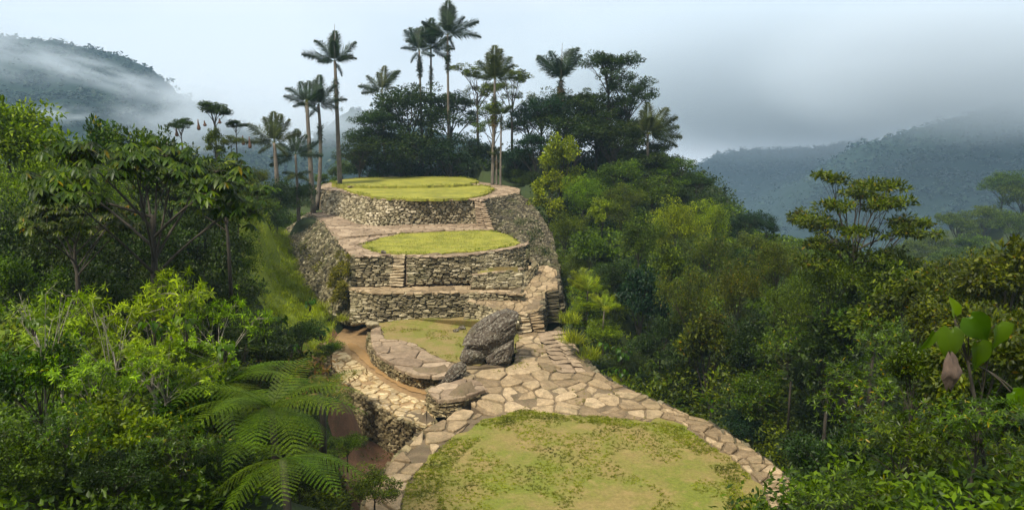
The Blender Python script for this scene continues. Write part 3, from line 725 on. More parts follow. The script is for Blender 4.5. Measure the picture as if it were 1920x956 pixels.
# nose: a raised paved block with its own curved wall
nose = PZ([(802, 731), (812, 742), (822, 749), (845, 748), (868, 745), (893, 737), (915, 728), (900, 715), (868, 708), (838, 716), (812, 722)], -15.93)
sheet('nose_earth', nose, M['earth'], dz=-.05, thick=1.2); FORCED.append((nose, -17.4))
mb = MB(); paving(mb, nose, 1.15, seed=33, aniso=1.3, h=.22, gap=.06, big=.3); tag(mobj('path', mb.mesh('path', M['slab_pink'])), kind='structure')
stone_wall('low_wall', PZ([(812, 722), (801, 731), (811, 743), (823, 750), (846, 749.5), (870, 747), (895, 739)], -16.05),
           PZ([(806, 748), (801, 760), (812, 777), (826, 784), (846, 782), (866, 769), (888, 752)], -16.95), M['wall_damp'],
           'low curved wall under the raised paved nose', h=(.10, .17), l=(.25, .6), seed=34, cap=False)

# --- foreground terrace
zF = -16.8
fg_outer = PZ([(1232, 750), (1283, 776), (1320, 787.6), (1378, 820), (1400, 835), (1429, 857), (1462, 880), (1500, 915), (1525, 960), (1515, 1030), (1440, 1090), (1300, 1120), (1000, 1135), (800, 1095), (700, 1020), (682, 950), (705, 900), (742, 858), (775, 826), (800, 803), (838, 783), (856, 767), (905, 775), (977, 766), (1057, 777), (1166, 784)], zF)
sheet('terrace_earth', fg_outer, M['earth'], dz=-.06, thick=2.8); FORCED.append((fg_outer, -18.4))
fg_lawn = PZ([(871, 806), (900, 790), (933, 781), (977, 767), (1020, 772), (1057, 778), (1126, 780), (1166, 785), (1210, 789), (1236, 783), (1265, 789), (1301, 813), (1338, 839), (1371, 860), (1410, 895), (1435, 930), (1445, 975), (1400, 1040), (1200, 1080), (1000, 1085), (830, 1050), (765, 1000), (750, 950), (765, 905), (800, 865), (830, 835)], zF)
sheet('lawn', fg_lawn, M['lawn_worn'], dz=.0, jag=.35, thick=.05)
rimR = PZ([(1230, 752), (1283, 777), (1320, 788), (1378, 820), (1400, 835), (1429, 857), (1462, 880), (1500, 915), (1525, 960), (1515, 1030), (1440, 1090), (1300, 1120), (1290, 1085), (1400, 1050), (1450, 975), (1440, 930), (1415, 893), (1376, 859), (1342, 837), (1306, 811), (1268, 787)], zF)
rimL = PZ([(906, 776), (880, 790), (868, 806), (832, 830), (800, 862), (765, 903), (750, 950), (765, 1002), (830, 1052), (1000, 1087), (1000, 1133), (800, 1093), (700, 1019), (682, 950), (705, 900), (742, 858), (775, 826), (800, 803), (838, 783), (856, 767)], zF)
mb = MB(); paving(mb, rimR, .85, seed=41, aniso=1.15, h=.3, gap=.09, jit=.06, zoff=.06); paving(mb, rimL, 1.35, seed=42, aniso=1.2, h=.3, gap=.12, jit=.04, zoff=.04, big=.2, skip=.03)
tag(mobj('path', mb.mesh('path', M['slab'])), kind='structure')
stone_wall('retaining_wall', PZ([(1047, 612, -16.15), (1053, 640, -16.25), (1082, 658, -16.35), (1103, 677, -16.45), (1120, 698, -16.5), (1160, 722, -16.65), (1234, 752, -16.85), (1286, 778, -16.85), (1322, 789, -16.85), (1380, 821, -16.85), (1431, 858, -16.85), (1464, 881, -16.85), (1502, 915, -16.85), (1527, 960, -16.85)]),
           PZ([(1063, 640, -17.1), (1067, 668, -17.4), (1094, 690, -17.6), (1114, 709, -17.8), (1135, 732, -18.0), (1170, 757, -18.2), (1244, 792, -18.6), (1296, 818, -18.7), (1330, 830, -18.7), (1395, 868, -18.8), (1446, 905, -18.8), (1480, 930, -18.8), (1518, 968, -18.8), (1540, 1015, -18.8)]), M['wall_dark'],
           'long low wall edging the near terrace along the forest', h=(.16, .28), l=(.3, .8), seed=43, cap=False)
stone_wall('retaining_wall', PZ([(800, 802), (774, 827), (741, 859), (703, 901), (680, 951), (698, 1021), (800, 1097)], -16.9),
           PZ([(794, 842), (770, 862), (735, 898), (697, 945), (672, 1000), (690, 1075), (795, 1150)], -19.4), M['wall_damp'],
           'curved wall of the near terrace beside the gully', h=(.15, .27), l=(.25, .7), seed=44, cap=False)

# ------------------------------------------------------------------ boulders
def boulder(name, front, label, seed, thick=1.6, D=None, zbase=None, sub=4, rough=.10, mat='boulder', ridge=(1, .4, .6)):
    """front: outline bearings; the block gets its own depth"""
    R = random.Random(seed)
    pts = []
    cx = sum(p[0] for p in front) / len(front); cy = sum(p[1] for p in front) / len(front)
    for p in front:
        d = D + (p[2] if len(p) > 2 else 0)
        a = W(p[0], p[1], d); pts.append(a)
        b = W(p[0] + (cx - p[0]) * .12, p[1] + (cy - p[1]) * .12, d); pts.append(Vector((b.x, b.y + thick * R.uniform(.8, 1.1), b.z)))
        e = W(p[0] + (cx - p[0]) * .45, p[1] + (cy - p[1]) * .45, d)
        if len(pts) % 3 == 0 or R.random() < .3: pts.append(Vector((e.x, e.y - thick * .28 * R.uniform(.4, 1.2), e.z)))
    bm = bmesh.new(); vs = [bm.verts.new(p) for p in pts]
    r = bmesh.ops.convex_hull(bm, input=vs)
    bmesh.ops.delete(bm, geom=list({g for g in list(r['geom_interior']) + list(r['geom_unused']) if isinstance(g, bmesh.types.BMVert)}), context='VERTS')
    bmesh.ops.triangulate(bm, faces=bm.faces[:])
    for k in range(sub):
        L = [e for e in bm.edges if e.calc_length() > .10]
        bmesh.ops.subdivide_edges(bm, edges=L, cuts=1); bmesh.ops.triangulate(bm, faces=bm.faces[:])
        if k < 1: bmesh.ops.smooth_vert(bm, verts=bm.verts[:], factor=.10, use_axis_x=True, use_axis_y=True, use_axis_z=True)
    bm.normal_update()
    ax = Vector(ridge).normalized()
    for v in bm.verts:
        q = v.co - ax * v.co.dot(ax) * .75          # grain runs along ax
        n = mnoise.fractal(q * 1.3 + Vector((seed, 0, 0)), 1.0, 2.0, 5)
        c = abs(mnoise.noise(q * 2.6 + Vector((0, seed, 3))))
        m_ = mnoise.noise(v.co * 5.5) * .5 + abs(mnoise.noise(v.co * 9)) * .5
        v.co += v.normal * (rough * n * .8 - rough * .7 * max(0, .09 - c) / .09 + rough * .12 * m_)
    bm.normal_update()
    me = bpy.data.meshes.new(name); bm.to_mesh(me); bm.free(); me.materials.append(M[mat])
    base = Vector((sum(v.co.x for v in me.vertices) / len(me.vertices), sum(v.co.y for v in me.vertices) / len(me.vertices), min(v.co.z for v in me.vertices)))
    me.transform(Matrix.Translation(-base))
    o = mobj(name, me, loc=base); tag(o, label, 'boulder', 'boulders on the path'); return o
boulder('boulder', [(865, 648, -.5), (870, 636), (884, 617), (905, 603), (932, 590), (956, 585), (972, 588), (970, 606, -.3), (964, 632, .1), (950, 668, .4), (926, 676, -.2), (902, 655, -.4)],
        'great wedge-shaped standing boulder leaning over the small lawn', 3, 1.7, 51.2, rough=.13)
boulder('boulder', [(860, 672), (866, 658), (880, 652), (905, 655), (912, 668), (905, 684), (880, 684), (864, 680)], 'rounded lichen-covered rock tucked under the great boulder', 5, 1.4, 50.9, rough=.12)
boulder('boulder', [(908, 672), (925, 658), (950, 645), (964, 636), (966, 660), (957, 680), (935, 690), (915, 688)], 'pale grooved rock at the foot of the great boulder by the path', 6, 1.2, 50.8, rough=.14, ridge=(1, .2, 1))
boulder('boulder', [(816, 722), (832, 704), (850, 686), (864, 681), (876, 684), (876, 700), (862, 712), (838, 722)], 'narrow slanting grey rock between low wall and path', 7, .7, 48.4, rough=.10, ridge=(1, .2, 1))
# loose stones on the ground
for i, (px, py, z, s, lb) in enumerate([(830, 591, -16, .55, 'square pale block fallen below the thin-coursed wall'), (712, 606, -16, 1.0, 'flat pale slab lying at the corner of the long wall'), (784, 601, -16, .5, 'upright pointed stone against the hollow in the wall'),
        (800, 603, -16, .4, 'small round stone at the foot of the hollow'), (768, 610, -16, .3, 'lone pebble-like stone on the dry small lawn'), (866, 618, -16, .45, 'low grey rock crumbling on the small lawn'), (855, 622, -16, .35, 'broken grey stone next to the low rock on the lawn'),
        (719, 475.5, -10.95, .42, 'dark round stone at the top of the notch stairs'), (880, 600, -16, .45, 'knobbly stone under the ramp wall'), (745, 603, -16, .4, 'grey stone half sunk by the wall foot'), (698, 614, -16, .8, 'weathered block capping the lawn rim corner')]):
    c = Z(px, py, z); bm = bmesh.new(); bmesh.ops.create_icosphere(bm, subdivisions=3, radius=1)
    RR = random.Random(i)
    sc3 = Vector((s * RR.uniform(.8, 1.2), s * RR.uniform(.6, .9), s * RR.uniform(.5, .75))) * .6
    for v in bm.verts:
        k = 1 + .35 * mnoise.noise(v.co * 1.3 + Vector((i * 3, 0, 0))) + .12 * mnoise.noise(v.co * 4)
        v.co = Vector((v.co.x * sc3.x * k, v.co.y * sc3.y * k, v.co.z * sc3.z * k))
    me = bpy.data.meshes.new('loose_stone'); bm.to_mesh(me); bm.free(); me.materials.append(M['boulder'] if 'dark' in lb or 'grey' in lb else M['wall_pale'])
    o = mobj('loose_stone', me, loc=c + Vector((0, 0, sc3.z * .7))); tag(o, lb, 'stone', 'loose stones around the walls')
# ------------------------------------------------------------------ plant prototypes (meshes only; objects are made per plant)
def skeleton(seed, th, zc, rx, rz, nmain, nsub, spread=.45, r0=.16, low=.5, ext=2.5, wob=.25, layer=0):
    """trunk + limbs mesh buffer, and the twig tips"""
    R = random.Random(seed); mb = MB(); tips = []
    tp = [Vector((0, 0, -ext))]
    for i in range(1, 6):
        t = i / 5; tp.append(Vector((R.uniform(-1, 1) * wob * t * .5, R.uniform(-1, 1) * wob * t * .5, th * t)))
    tube(mb, tp, [r0 * 1.5, r0 * 1.15, r0, r0 * .85, r0 * .7, r0 * .5], 7)
    for i in range(nmain):
        az = 2 * pi * (i + R.uniform(-.35, .35)) / nmain * 1.0 + seed; el = R.uniform(-.35, 1.0)
        if layer: el = R.choice([-.45, .05, .5, .95]) + R.uniform(-.05, .05)
        k = R.uniform(.60, 1.24)
        c = Vector((cos(az) * cos(el * 1.2) * rx * .78 * k, sin(az) * cos(el * 1.2) * rx * .78 * k, zc + sin(el * 1.3) * rz * .72 * k))
        f = R.uniform(low, 1.0); st = tp[0].lerp(tp[-1], 1) if f > .97 else None
        x = 1 + f * (len(tp) - 2); ii = min(int(x), len(tp) - 2); st = tp[ii].lerp(tp[ii + 1], x - ii)
        if c.z < st.z + .1 * rz: st = tp[1].lerp(tp[-1], max(0.1, min(.9, (c.z - .3 * rz) / th)))
        midp = st.lerp(c, .5) + Vector((0, 0, .10 * rx)) * R.uniform(-.2, 1.2)
        P = bez(st, midp, c, 5); tube(mb, P, [r0 * .5, r0 * .4, r0 * .3, r0 * .22, r0 * .14], 5, False)
        for j in range(nsub):
            a = P[R.randint(2, 4)]; v = Vector((R.gauss(0, 1), R.gauss(0, 1), R.gauss(0, .55) + .15)); v.normalize()
            e = c + Vector((v.x * rx, v.y * rx, v.z * rz * (.35 if layer else .8))) * spread * R.uniform(.5, 1.0)
            tube(mb, bez(a, a.lerp(e, .5) + Vector((0, 0, .04 * rx)), e, 4), [r0 * .16, r0 * .12, r0 * .09, r0 * .05], 4, False)
            d = (e - Vector((0, 0, zc))); d.normalize(); tips.append((e, d))
        d = (c - Vector((0, 0, zc))); d.normalize(); tips.append((c, d))
    return mb, tips

def crown_clumps(seed, tips, per, r, L, Wd, tpl=LEAF4, flat=.6, up=.8, sprout=0.0):
    g = np.random.default_rng(seed); n = len(tips) * per
    T = np.repeat(np.array([t[0][:] for t in tips]), per, 0); Dn = np.repeat(np.array([t[1][:] for t in tips]), per, 0)
    rr = np.repeat(g.uniform(.6, 1.25, len(tips)), per) * r
    v = g.normal(size=(n, 3)); v /= np.linalg.norm(v, axis=1, keepdims=True)
    rad = g.uniform(.35, 1, n) ** .6
    off = v * rad[:, None]; off[:, 2] *= flat
    pos = T + off * rr[:, None]
    out = off + Dn * .4
    d = out + g.normal(size=(n, 3)) * .55; d[:, 2] -= .15
    nr = np.array([0, 0, up]) + off * .7 + g.normal(size=(n, 3)) * .38
    return leaves(pos, d, nr, L * g.uniform(.65, 1.25, n), Wd * g.uniform(.7, 1.2, n), tpl)

def crown_whorls(seed, tips, per, L, Wd, droop=.2, tpl=LEAF6, extra=2, rr=.25, up=.5):
    """rosettes of long leaves at the twig ends"""
    g = np.random.default_rng(seed); P = []; D = []; N_ = []; LL = []
    for (t, d0) in tips:
        for e in range(extra):
            c = np.array(t[:]) + g.normal(size=3) * rr * (1 if e else .1)
            ax = np.array(d0[:]) * .6 + np.array([0, 0, up]) + g.normal(size=3) * .3; ax /= np.linalg.norm(ax)
            a = np.cross(ax, [0.3, .2, .9]); a /= np.linalg.norm(a); b = np.cross(ax, a)
            ph = g.uniform(0, 6.28)
            for k in range(per):
                th = ph + 2.4 * k; lift = .75 * (k / per)
                d = (a * cos(th) + b * sin(th)) * (1 - lift * .5) + ax * (lift + .1) - np.array([0, 0, droop]) * (1 - lift)
                P.append(c + ax * .02 * k * L); D.append(d); N_.append(ax + g.normal(size=3) * .15); LL.append(L * g.uniform(.6, 1.1) * (1 - .35 * lift))
    LL = np.array(LL); return leaves(P, D, N_, LL, LL * (Wd / L), tpl)

def join(parts):
    vs = []; fs = []; n = 0
    for v, f in parts: vs.append(v); fs.append(f + n); n += len(v)
    return np.concatenate(vs), np.concatenate(fs)

PROTO = {}
def reg(kind, H, Wid, trunk, crown, tmat, cmat): PROTO.setdefault(kind, []).append(dict(H=H, W=Wid, trunk=trunk, crown=crown, tmat=tmat, cmat=cmat))
def proto_tree(kind, seed, th, zc, rx, rz, nmain, nsub, per, cr_, L, Wd, tmat='bark_dark', cmat='leaf_dark', spread=.45, r0=.16, flat=.6, low=.5, tpl=LEAF4, layer=0, ext=2.5):
    mb, tips = skeleton(seed, th, zc, rx, rz, nmain, nsub, spread, r0, low, layer=layer, ext=ext)
    v, f = crown_clumps(seed, tips, per, cr_, L, Wd, tpl, flat)
    reg(kind, float(np.percentile(v[:, 2], 99.6)), float(np.percentile(np.abs(v[:, :2]), 99) * 2), mb.mesh('trunk', M[tmat], True), nmesh('crown', v, f, M[cmat]), tmat, cmat)

for s in range(4):   # big dark broadleaf, seen from 60-110 m
    proto_tree('broad', 10 + s, 6.5, 8.2, 5.2, 4.2, 13, 7, 95, 1.15, .34, .20, flat=.5, r0=.26, low=.3, ext=5)
for s in range(2):   # layered, airy crown
    proto_tree('airy', 20 + s, 8, 9.5, 4.6, 4.5, 10, 6, 75, .75, .30, .17, flat=.45, r0=.2, spread=.4, low=.35, ext=5)
for s in range(4):   # mid bushes
    proto_tree('bush', 30 + s, 1.6, 2.3, 2.3, 2.0, 12, 7, 85, .55, .17, .095, r0=.07, flat=.7, low=.1, ext=1.5)
for s in range(3):   # small-leaved fine shrub
    proto_tree('fine', 40 + s, 1.7, 2.4, 2.0, 2.3, 12, 8, 105, .48, .115, .060, r0=.06, flat=.8, low=.1, ext=1.5)
for s in range(3):   # coarser, leafy, upright small tree
    proto_tree('leafy', 50 + s, 2.8, 3.6, 2.1, 2.6, 11, 6, 60, .50, .26, .13, r0=.09, flat=.7, low=.2, tpl=LEAF6, ext=2)
proto_tree('umbrella', 61, 3.0, 3.7, 3.5, 2.5, 20, 8, 62, .40, .22, .09, r0=.10, flat=.35, low=.08, spread=.30, layer=1, ext=4)
for s in range(2): proto_tree('crooked', 66 + s, 5.0, 7.2, 4.2, 3.4, 12, 7, 80, .85, .28, .16, r0=.2, flat=.55, spread=.42, low=.35, ext=5)
proto_tree('flattop', 62, 6.0, 7.0, 2.4, 1.35, 9, 5, 75, .48, .22, .12, r0=.12, flat=.6, low=.7, spread=.4, ext=4)
for s in range(3):   # shrubs with whorled long leaves, near
    mb, tips = skeleton(70 + s, 1.6, 2.0, 1.7, 1.5, 12, 7, .5, .05, .1, ext=2)
    v, f = crown_whorls(70 + s, tips, 9, .26, .068, extra=3, rr=.22)
    reg('whorl', float(v[:, 2].max()), float(np.percentile(np.abs(v[:, :2]), 99) * 2), mb.mesh('trunk', M['bark_dark'], True), nmesh('crown', v, f, M['leaf_near']), 'bark_dark', 'leaf_near')
# catkin shrub: open arching stems, drooping rosettes and hanging strings
for s in range(2):
    mb, tips = skeleton(80 + s, 1.3, 2.2, 2.1, 1.3, 9, 5, .42, .055, .15, ext=2.2)
    a = crown_whorls(80 + s, tips, 12, .24, .060, droop=.75, extra=4, rr=.20, up=.5)
    g = np.random.default_rng(80 + s); P = []; D = []; N_ = []; LL = []
    for t, d0 in tips:
        for k in range(9):
            P.append(np.array(t[:]) + g.normal(size=3) * .16); D.append([g.normal() * .08, g.normal() * .08, -1]); N_.append(g.normal(size=3)); LL.append(g.uniform(.18, .36))
    b = leaves(P, D, N_, np.array(LL), np.full(len(P), .017), LEAF4)
    v, f = join([a, b])
    reg('catkin', float(v[:, 2].max()), float(np.percentile(np.abs(v[:, :2]), 99) * 2), mb.mesh('trunk', M['bark_pale'], True), nmesh('crown', v, f, M['leaf_catkin']), 'bark_pale', 'leaf_catkin')
# umbrella-leaved tree (palmate leaves on candelabra limbs)
mb, tips = skeleton(91, 2.6, 3.1, 3.6, 1.9, 11, 4, .30, .11, .1, ext=4)
g = np.random.default_rng(91); P = []; D = []; N_ = []; LL = []
for t, d0 in tips:
    for q in range(8):
        st = np.array(t[:]); pd = np.array([g.normal(), g.normal(), .45 + .3 * g.normal()]); pd /= np.linalg.norm(pd)
        c = st + pd * g.uniform(.22, .70); ax = np.array([0, 0, 1.0]) + pd * .35; ax /= np.linalg.norm(ax)
        tube(mb, [Vector(st), Vector(c)], [.010, .007], 3, False)
        a = np.cross(ax, pd); a /= np.linalg.norm(a) + 1e-6; b = np.cross(ax, a); sz = g.uniform(.28, .46)
        for k in range(9):
            th = 2 * pi * k / 9
            P.append(c); D.append(a * cos(th) + b * sin(th) - np.array([0, 0, .62])); N_.append(ax * .8 + (a * cos(th) + b * sin(th)) * .5); LL.append(sz * g.uniform(.75, 1.1))
v, f = leaves(P, D, N_, np.array(LL), np.array(LL) * .34, LEAF6)
reg('palmate', float(np.percentile(v[:, 2], 99.6)), float(np.percentile(np.abs(v[:, :2]), 99) * 2), mb.mesh('trunk', M['bark_dark'], True), nmesh('crown', v, f, M['leaf_bronze']), 'bark_dark', 'leaf_bronze')
# bare twiggy sapling
for s in range(2):
    mb, tips = skeleton(95 + s, 3.0, 3.2, 1.2, 1.6, 9, 4, .45, .035, .2, ext=2)
    v, f = crown_clumps(95 + s, tips[::3], 5, .2, .10, .05)
    reg('bare', 4.6, 2.6, mb.mesh('trunk', M['bark_pale'], True), nmesh('crown', v, f, M['leaf_catkin']), 'bark_pale', 'leaf_catkin')
# broad heart-shaped leaves on stalks
def stalk_plant(kind, seed, n, H, spread, leafL, leafW, tpl, mat, droop=.5, up=.6):
    g = np.random.default_rng(seed); mb = MB(); P = []; D = []; N_ = []; LL = []
    for k in range(n):
        az = g.uniform(0, 6.28); r = spread * g.uniform(.25, 1); h = H * g.uniform(.45, 1)
        e = Vector((cos(az) * r, sin(az) * r, h)); b = Vector((cos(az) * .08, sin(az) * .08, -.4))
        tube(mb, bez(b, Vector((cos(az) * r * .3, sin(az) * r * .3, h * .8)), e, 5), [.022, .018, .014, .011, .008], 5, False)
        P.append(e[:]); D.append((cos(az) * .8, sin(az) * .8, -droop + g.normal() * .15)); N_.append((cos(az) * .35, sin(az) * .35 - .25, up)); LL.append(leafL * g.uniform(.65, 1.1))
    LL = np.array(LL); v, f = leaves(P, D, N_, LL, LL * leafW / leafL, tpl)
    reg(kind, float(v[:, 2].max()), float(np.abs(v[:, :2]).max() * 2), mb.mesh('stalks', M['bark_dark'], True), nmesh('foliage', v, f, M[mat], True), 'bark_dark', mat)
for s in range(3): stalk_plant('heartleaf', 100 + s, 13, 1.1, .7, .55, .46, HEART, 'leaf_big', .75, .5)
for s in range(2): stalk_plant('banana', 105 + s, 12, 1.2, .55, 1.25, .32, LEAF6, 'leaf_big', -.25, .7)
# grassy tuft plant
for s in range(2):
    g = np.random.default_rng(110 + s); n = 260; az = g.uniform(0, 6.28, n); el = g.uniform(.2, 1.3, n)
    d = np.stack([np.cos(az) * np.cos(el), np.sin(az) * np.cos(el), np.sin(el)], 1); P = np.stack([g.normal(0, .25, n), g.normal(0, .25, n), np.full(n, -.05)], 1)
    v, f = leaves(P, d, np.stack([np.cos(az) * .3, np.sin(az) * .3, np.ones(n)], 1), g.uniform(.4, 1.0, n), np.full(n, .03), LEAF6)
    reg('tuft', float(v[:, 2].max()), 1.6, None, nmesh('foliage', v, f, M['leaf_slope']), None, 'leaf_slope')

def put(name, kind, px, py, wpx, D, label, cat='tree', group=None, mat=None, hs=1.0, var=None, rot=None, base=None):
    """px,py: bearing of the crown's top; wpx: crown width; D: distance. Returns spec for terrain, builds later."""
    SPEC.append(dict(name=name, kind=kind, px=px, py=py, w=wpx, D=D, label=label, cat=cat, group=group, mat=mat, hs=hs, var=var, rot=rot, base=base))
SPEC = []

# ------------------------------------------------------------------ palms and ferns
def frond_mesh(seed, L=4.7, nl=62, ll=1.5, droop=.28, planes=4, wid=.062, stub=.10):
    R = random.Random(seed); g = np.random.default_rng(seed)
    rc = [Vector((L * t * (1 - .12 * t * t), 0, L * (.10 * t - droop * t * t * 1.0))) for t in [i / 9 for i in range(10)]]
    mb = MB(); tube(mb, rc, [.05 * (1 - .8 * i / 9) for i in range(10)], 4, False)
    P = []; D = []; N_ = []; LL = []
    for i in range(nl):
        t = stub + (1 - stub) * i / (nl - 1); x = t * 9; k = min(int(x), 8); p = rc[k].lerp(rc[k + 1], x - k); tn = (rc[k + 1] - rc[k]).normalized()
        l = ll * (sin(pi * min(1, t * .92 + .10)) ** .5) * (1 - .35 * t)
        for sd_ in (-1, 1):
            for q in range(planes):
                e = (q - (planes - 1) / 2) * .62 + g.normal() * .18
                d = Vector((tn.x, 0, tn.z)) * .55 + Vector((0, sd_ * cos(e), sin(e))) * .85
                d.z -= .30
                P.append(p[:]); D.append(d[:]); N_.append((0.1, -sd_ * sin(e), cos(e) + .2)); LL.append(l * g.uniform(.55, 1.2))
    LL = np.array(LL); v, f = leaves(P, D, N_, LL, np.full(len(LL), wid), LEAF4)
    v2 = np.array([tuple(q) for q in mb.v]); f2 = np.array([t for q in mb.f for t in ((q[0], q[1], q[2]), (q[0], q[2], q[3]))])
    return join([(v, f), (v2, f2)])
FR = []
for s in range(4):
    v, f = frond_mesh(200 + s, droop=[.10, .22, .32, .16][s], planes=3)
    FR.append(nmesh('frond', v, f, M['leaf_palm']))
def swap(o, mat):
    o.material_slots[0].link = 'OBJECT'; o.material_slots[0].material = mat
def palm(px, py, D, tpx, tpy, label, scale=1.0, n=9, mat='leaf_palm', dirs=None, r=.19, tufts=(), seed=0, D2=None, spear=False, ext=1.0, group='tall palms around the terraces', bend=0):
    R = random.Random(seed + 500)
    b = W(px, py, D); t = W(tpx, tpy, D2 or D)
    root = empty('palm_tree', b, label, 'palm', group)
    mb = MB(); v = t - b
    mid = v * .5 + Vector((bend, 0, 0))
    P = bez(Vector((0, 0, -ext)), mid, v, 12)
    tube(mb, P, [r * (1.25 - .55 * i / 11) for i in range(12)], 8)
    mobj('trunk', mb.mesh('trunk', M['bark_palm'], True), root)
    if dirs is None:
        dirs = [(2 * pi * i / n + R.uniform(-.3, .3), R.uniform(.25, 1.15)) for i in range(n)]
    for k, q in enumerate(dirs):
        az, el = q[0], q[1]; s = scale * (q[2] if len(q) > 2 else R.uniform(.85, 1.05))
        o = mobj('frond', FR[(k + seed) % 4], root); o.location = v
        o.rotation_euler = Matrix.Rotation(az, 3, 'Z').to_4x4().to_euler()
        o.rotation_euler = (Matrix.Rotation(az, 3, 'Z') @ Matrix.Rotation(-el, 3, 'Y') @ Matrix.Rotation(R.uniform(-.4, .4), 3, 'X')).to_euler()
        o.scale = (s, s, s)
        if mat != 'leaf_palm': swap(o, M[mat])
    for (f, s, mt) in tufts:      # plants living on the trunk
        x = f * 11; i = min(int(x), 10); c = P[i].lerp(P[i + 1], x - i)
        g = np.random.default_rng(int(f * 1000) + seed); nn = 240
        az = g.uniform(0, 6.28, nn); el = g.uniform(-1.2, .9, nn)
        d = np.stack([np.cos(az) * np.cos(el), np.sin(az) * np.cos(el), np.sin(el)], 1)
        pos = np.stack([g.normal(0, .10 * s, nn), g.normal(0, .10 * s, nn), g.uniform(-.9, .9, nn) * s], 1) + np.array(c[:])
        vv, ff = leaves(pos, d, g.normal(size=(nn, 3)) + [0, 0, .6], g.uniform(.25, .62, nn) * s, np.full(nn, .09 * s), LEAF4)
        mobj('epiphyte', nmesh('epiphyte', vv, ff, M[mt]), root)
    if spear:
        mb = MB(); tube(mb, [v, v + Vector((.05, 0, 2.4 * scale)), v + Vector((.12, 0, 4.3 * scale))], [.07, .05, .02], 5); mobj('spear_leaf', mb.mesh('spear_leaf', M['bark_palm']), root)
    GROUND.append((b.x, b.y, b.z)); return root
GROUND = []

def fern_frond(seed, L=2.25, npin=19, pl=.52):
    g = np.random.default_rng(seed)
    rc = [Vector((L * t, 0, L * (.38 * t - .55 * t * t))) for t in [i / 11 for i in range(12)]]
    mb = MB(); tube(mb, rc, [.014 * (1 - .75 * i / 11) for i in range(12)], 5, False)
    P = []; D = []; N_ = []; LL = []; WW = []
    for i in range(npin):
        t = .10 + .90 * i / (npin - 1); x = t * 11; k = min(int(x), 10); p = rc[k].lerp(rc[k + 1], x - k); tn = (rc[k + 1] - rc[k]).normalized()
        nr = Vector((-tn.z, 0, tn.x)); l = pl * (sin(pi * (t * .88 + .10)) ** .75)
        for sd_ in (-1, 1):
            d = (tn * .42 + Vector((0, sd_, 0)) * .9 - Vector((0, 0, .10))).normalized(); side = nr.cross(d).normalized()
            m = max(4, int(l / .020))
            for j in range(m):
                s_ = (j + .6) / m; c = p + d * (l * s_) - Vector((0, 0, .10 * l * s_ * s_))
                w = .050 * (1 - s_ * .7) * (l / pl) ** .5 + .006
                for q in (-1, 1):
                    P.append(c[:]); D.append((side * q + d * .45)[:]); N_.append((nr + Vector(g.normal(size=3)) * .12)[:]); LL.append(w); WW.append(.030)
    v, f = leaves(P, D, N_, np.array(LL), np.array(WW) * .62, LEAF4)
    v2 = np.array([tuple(q) for q in mb.v]); f2 = np.array([t for q in mb.f for t in ((q[0], q[1], q[2]), (q[0], q[2], q[3]))])
    return join([(v, f), (v2, f2)])
FF = [nmesh('frond', *fern_frond(300 + s), M['leaf_fern']) for s in range(3)]
def tree_fern(px, py, D, label, n=12, s=1.0, seed=0, h=2.2, els=(.05, .55), azs=None):
    R = random.Random(seed); c = W(px, py, D); b = c - Vector((0, 0, h))
    root = empty('tree_fern', b, label, 'fern', 'tree ferns on the near slope'); GROUND.append(tuple(b))
    mb = MB(); tube(mb, [Vector((0, 0, -.8)), Vector((.05, 0, h * .5)), Vector((0, 0, h))], [.10, .08, .07], 8); mobj('trunk', mb.mesh('trunk', M['bark_dark'], True), root)
    for k in range(n):
        az = azs[k % len(azs)] + R.uniform(-.1, .1) if azs else 2 * pi * k / n + R.uniform(-.2, .2)
        o = mobj('frond', FF[k % 3], root); o.location = (0, 0, h)
        o.rotation_euler = (Matrix.Rotation(az, 3, 'Z') @ Matrix.Rotation(-R.uniform(*els), 3, 'Y') @ Matrix.Rotation(R.uniform(-.2, .2), 3, 'X')).to_euler()
        q = s * R.uniform(.85, 1.1); o.scale = (q, q, q)
    return root
# ------------------------------------------------------------------ where each plant stands
GT = 'trees behind the top terrace'; GL = 'trees on the west slope'; GR = 'trees on the east slope'; GSL = 'shrubs on the west slope'; GSR = 'shrubs on the east slope'; GF = 'trees on the hazy hill'
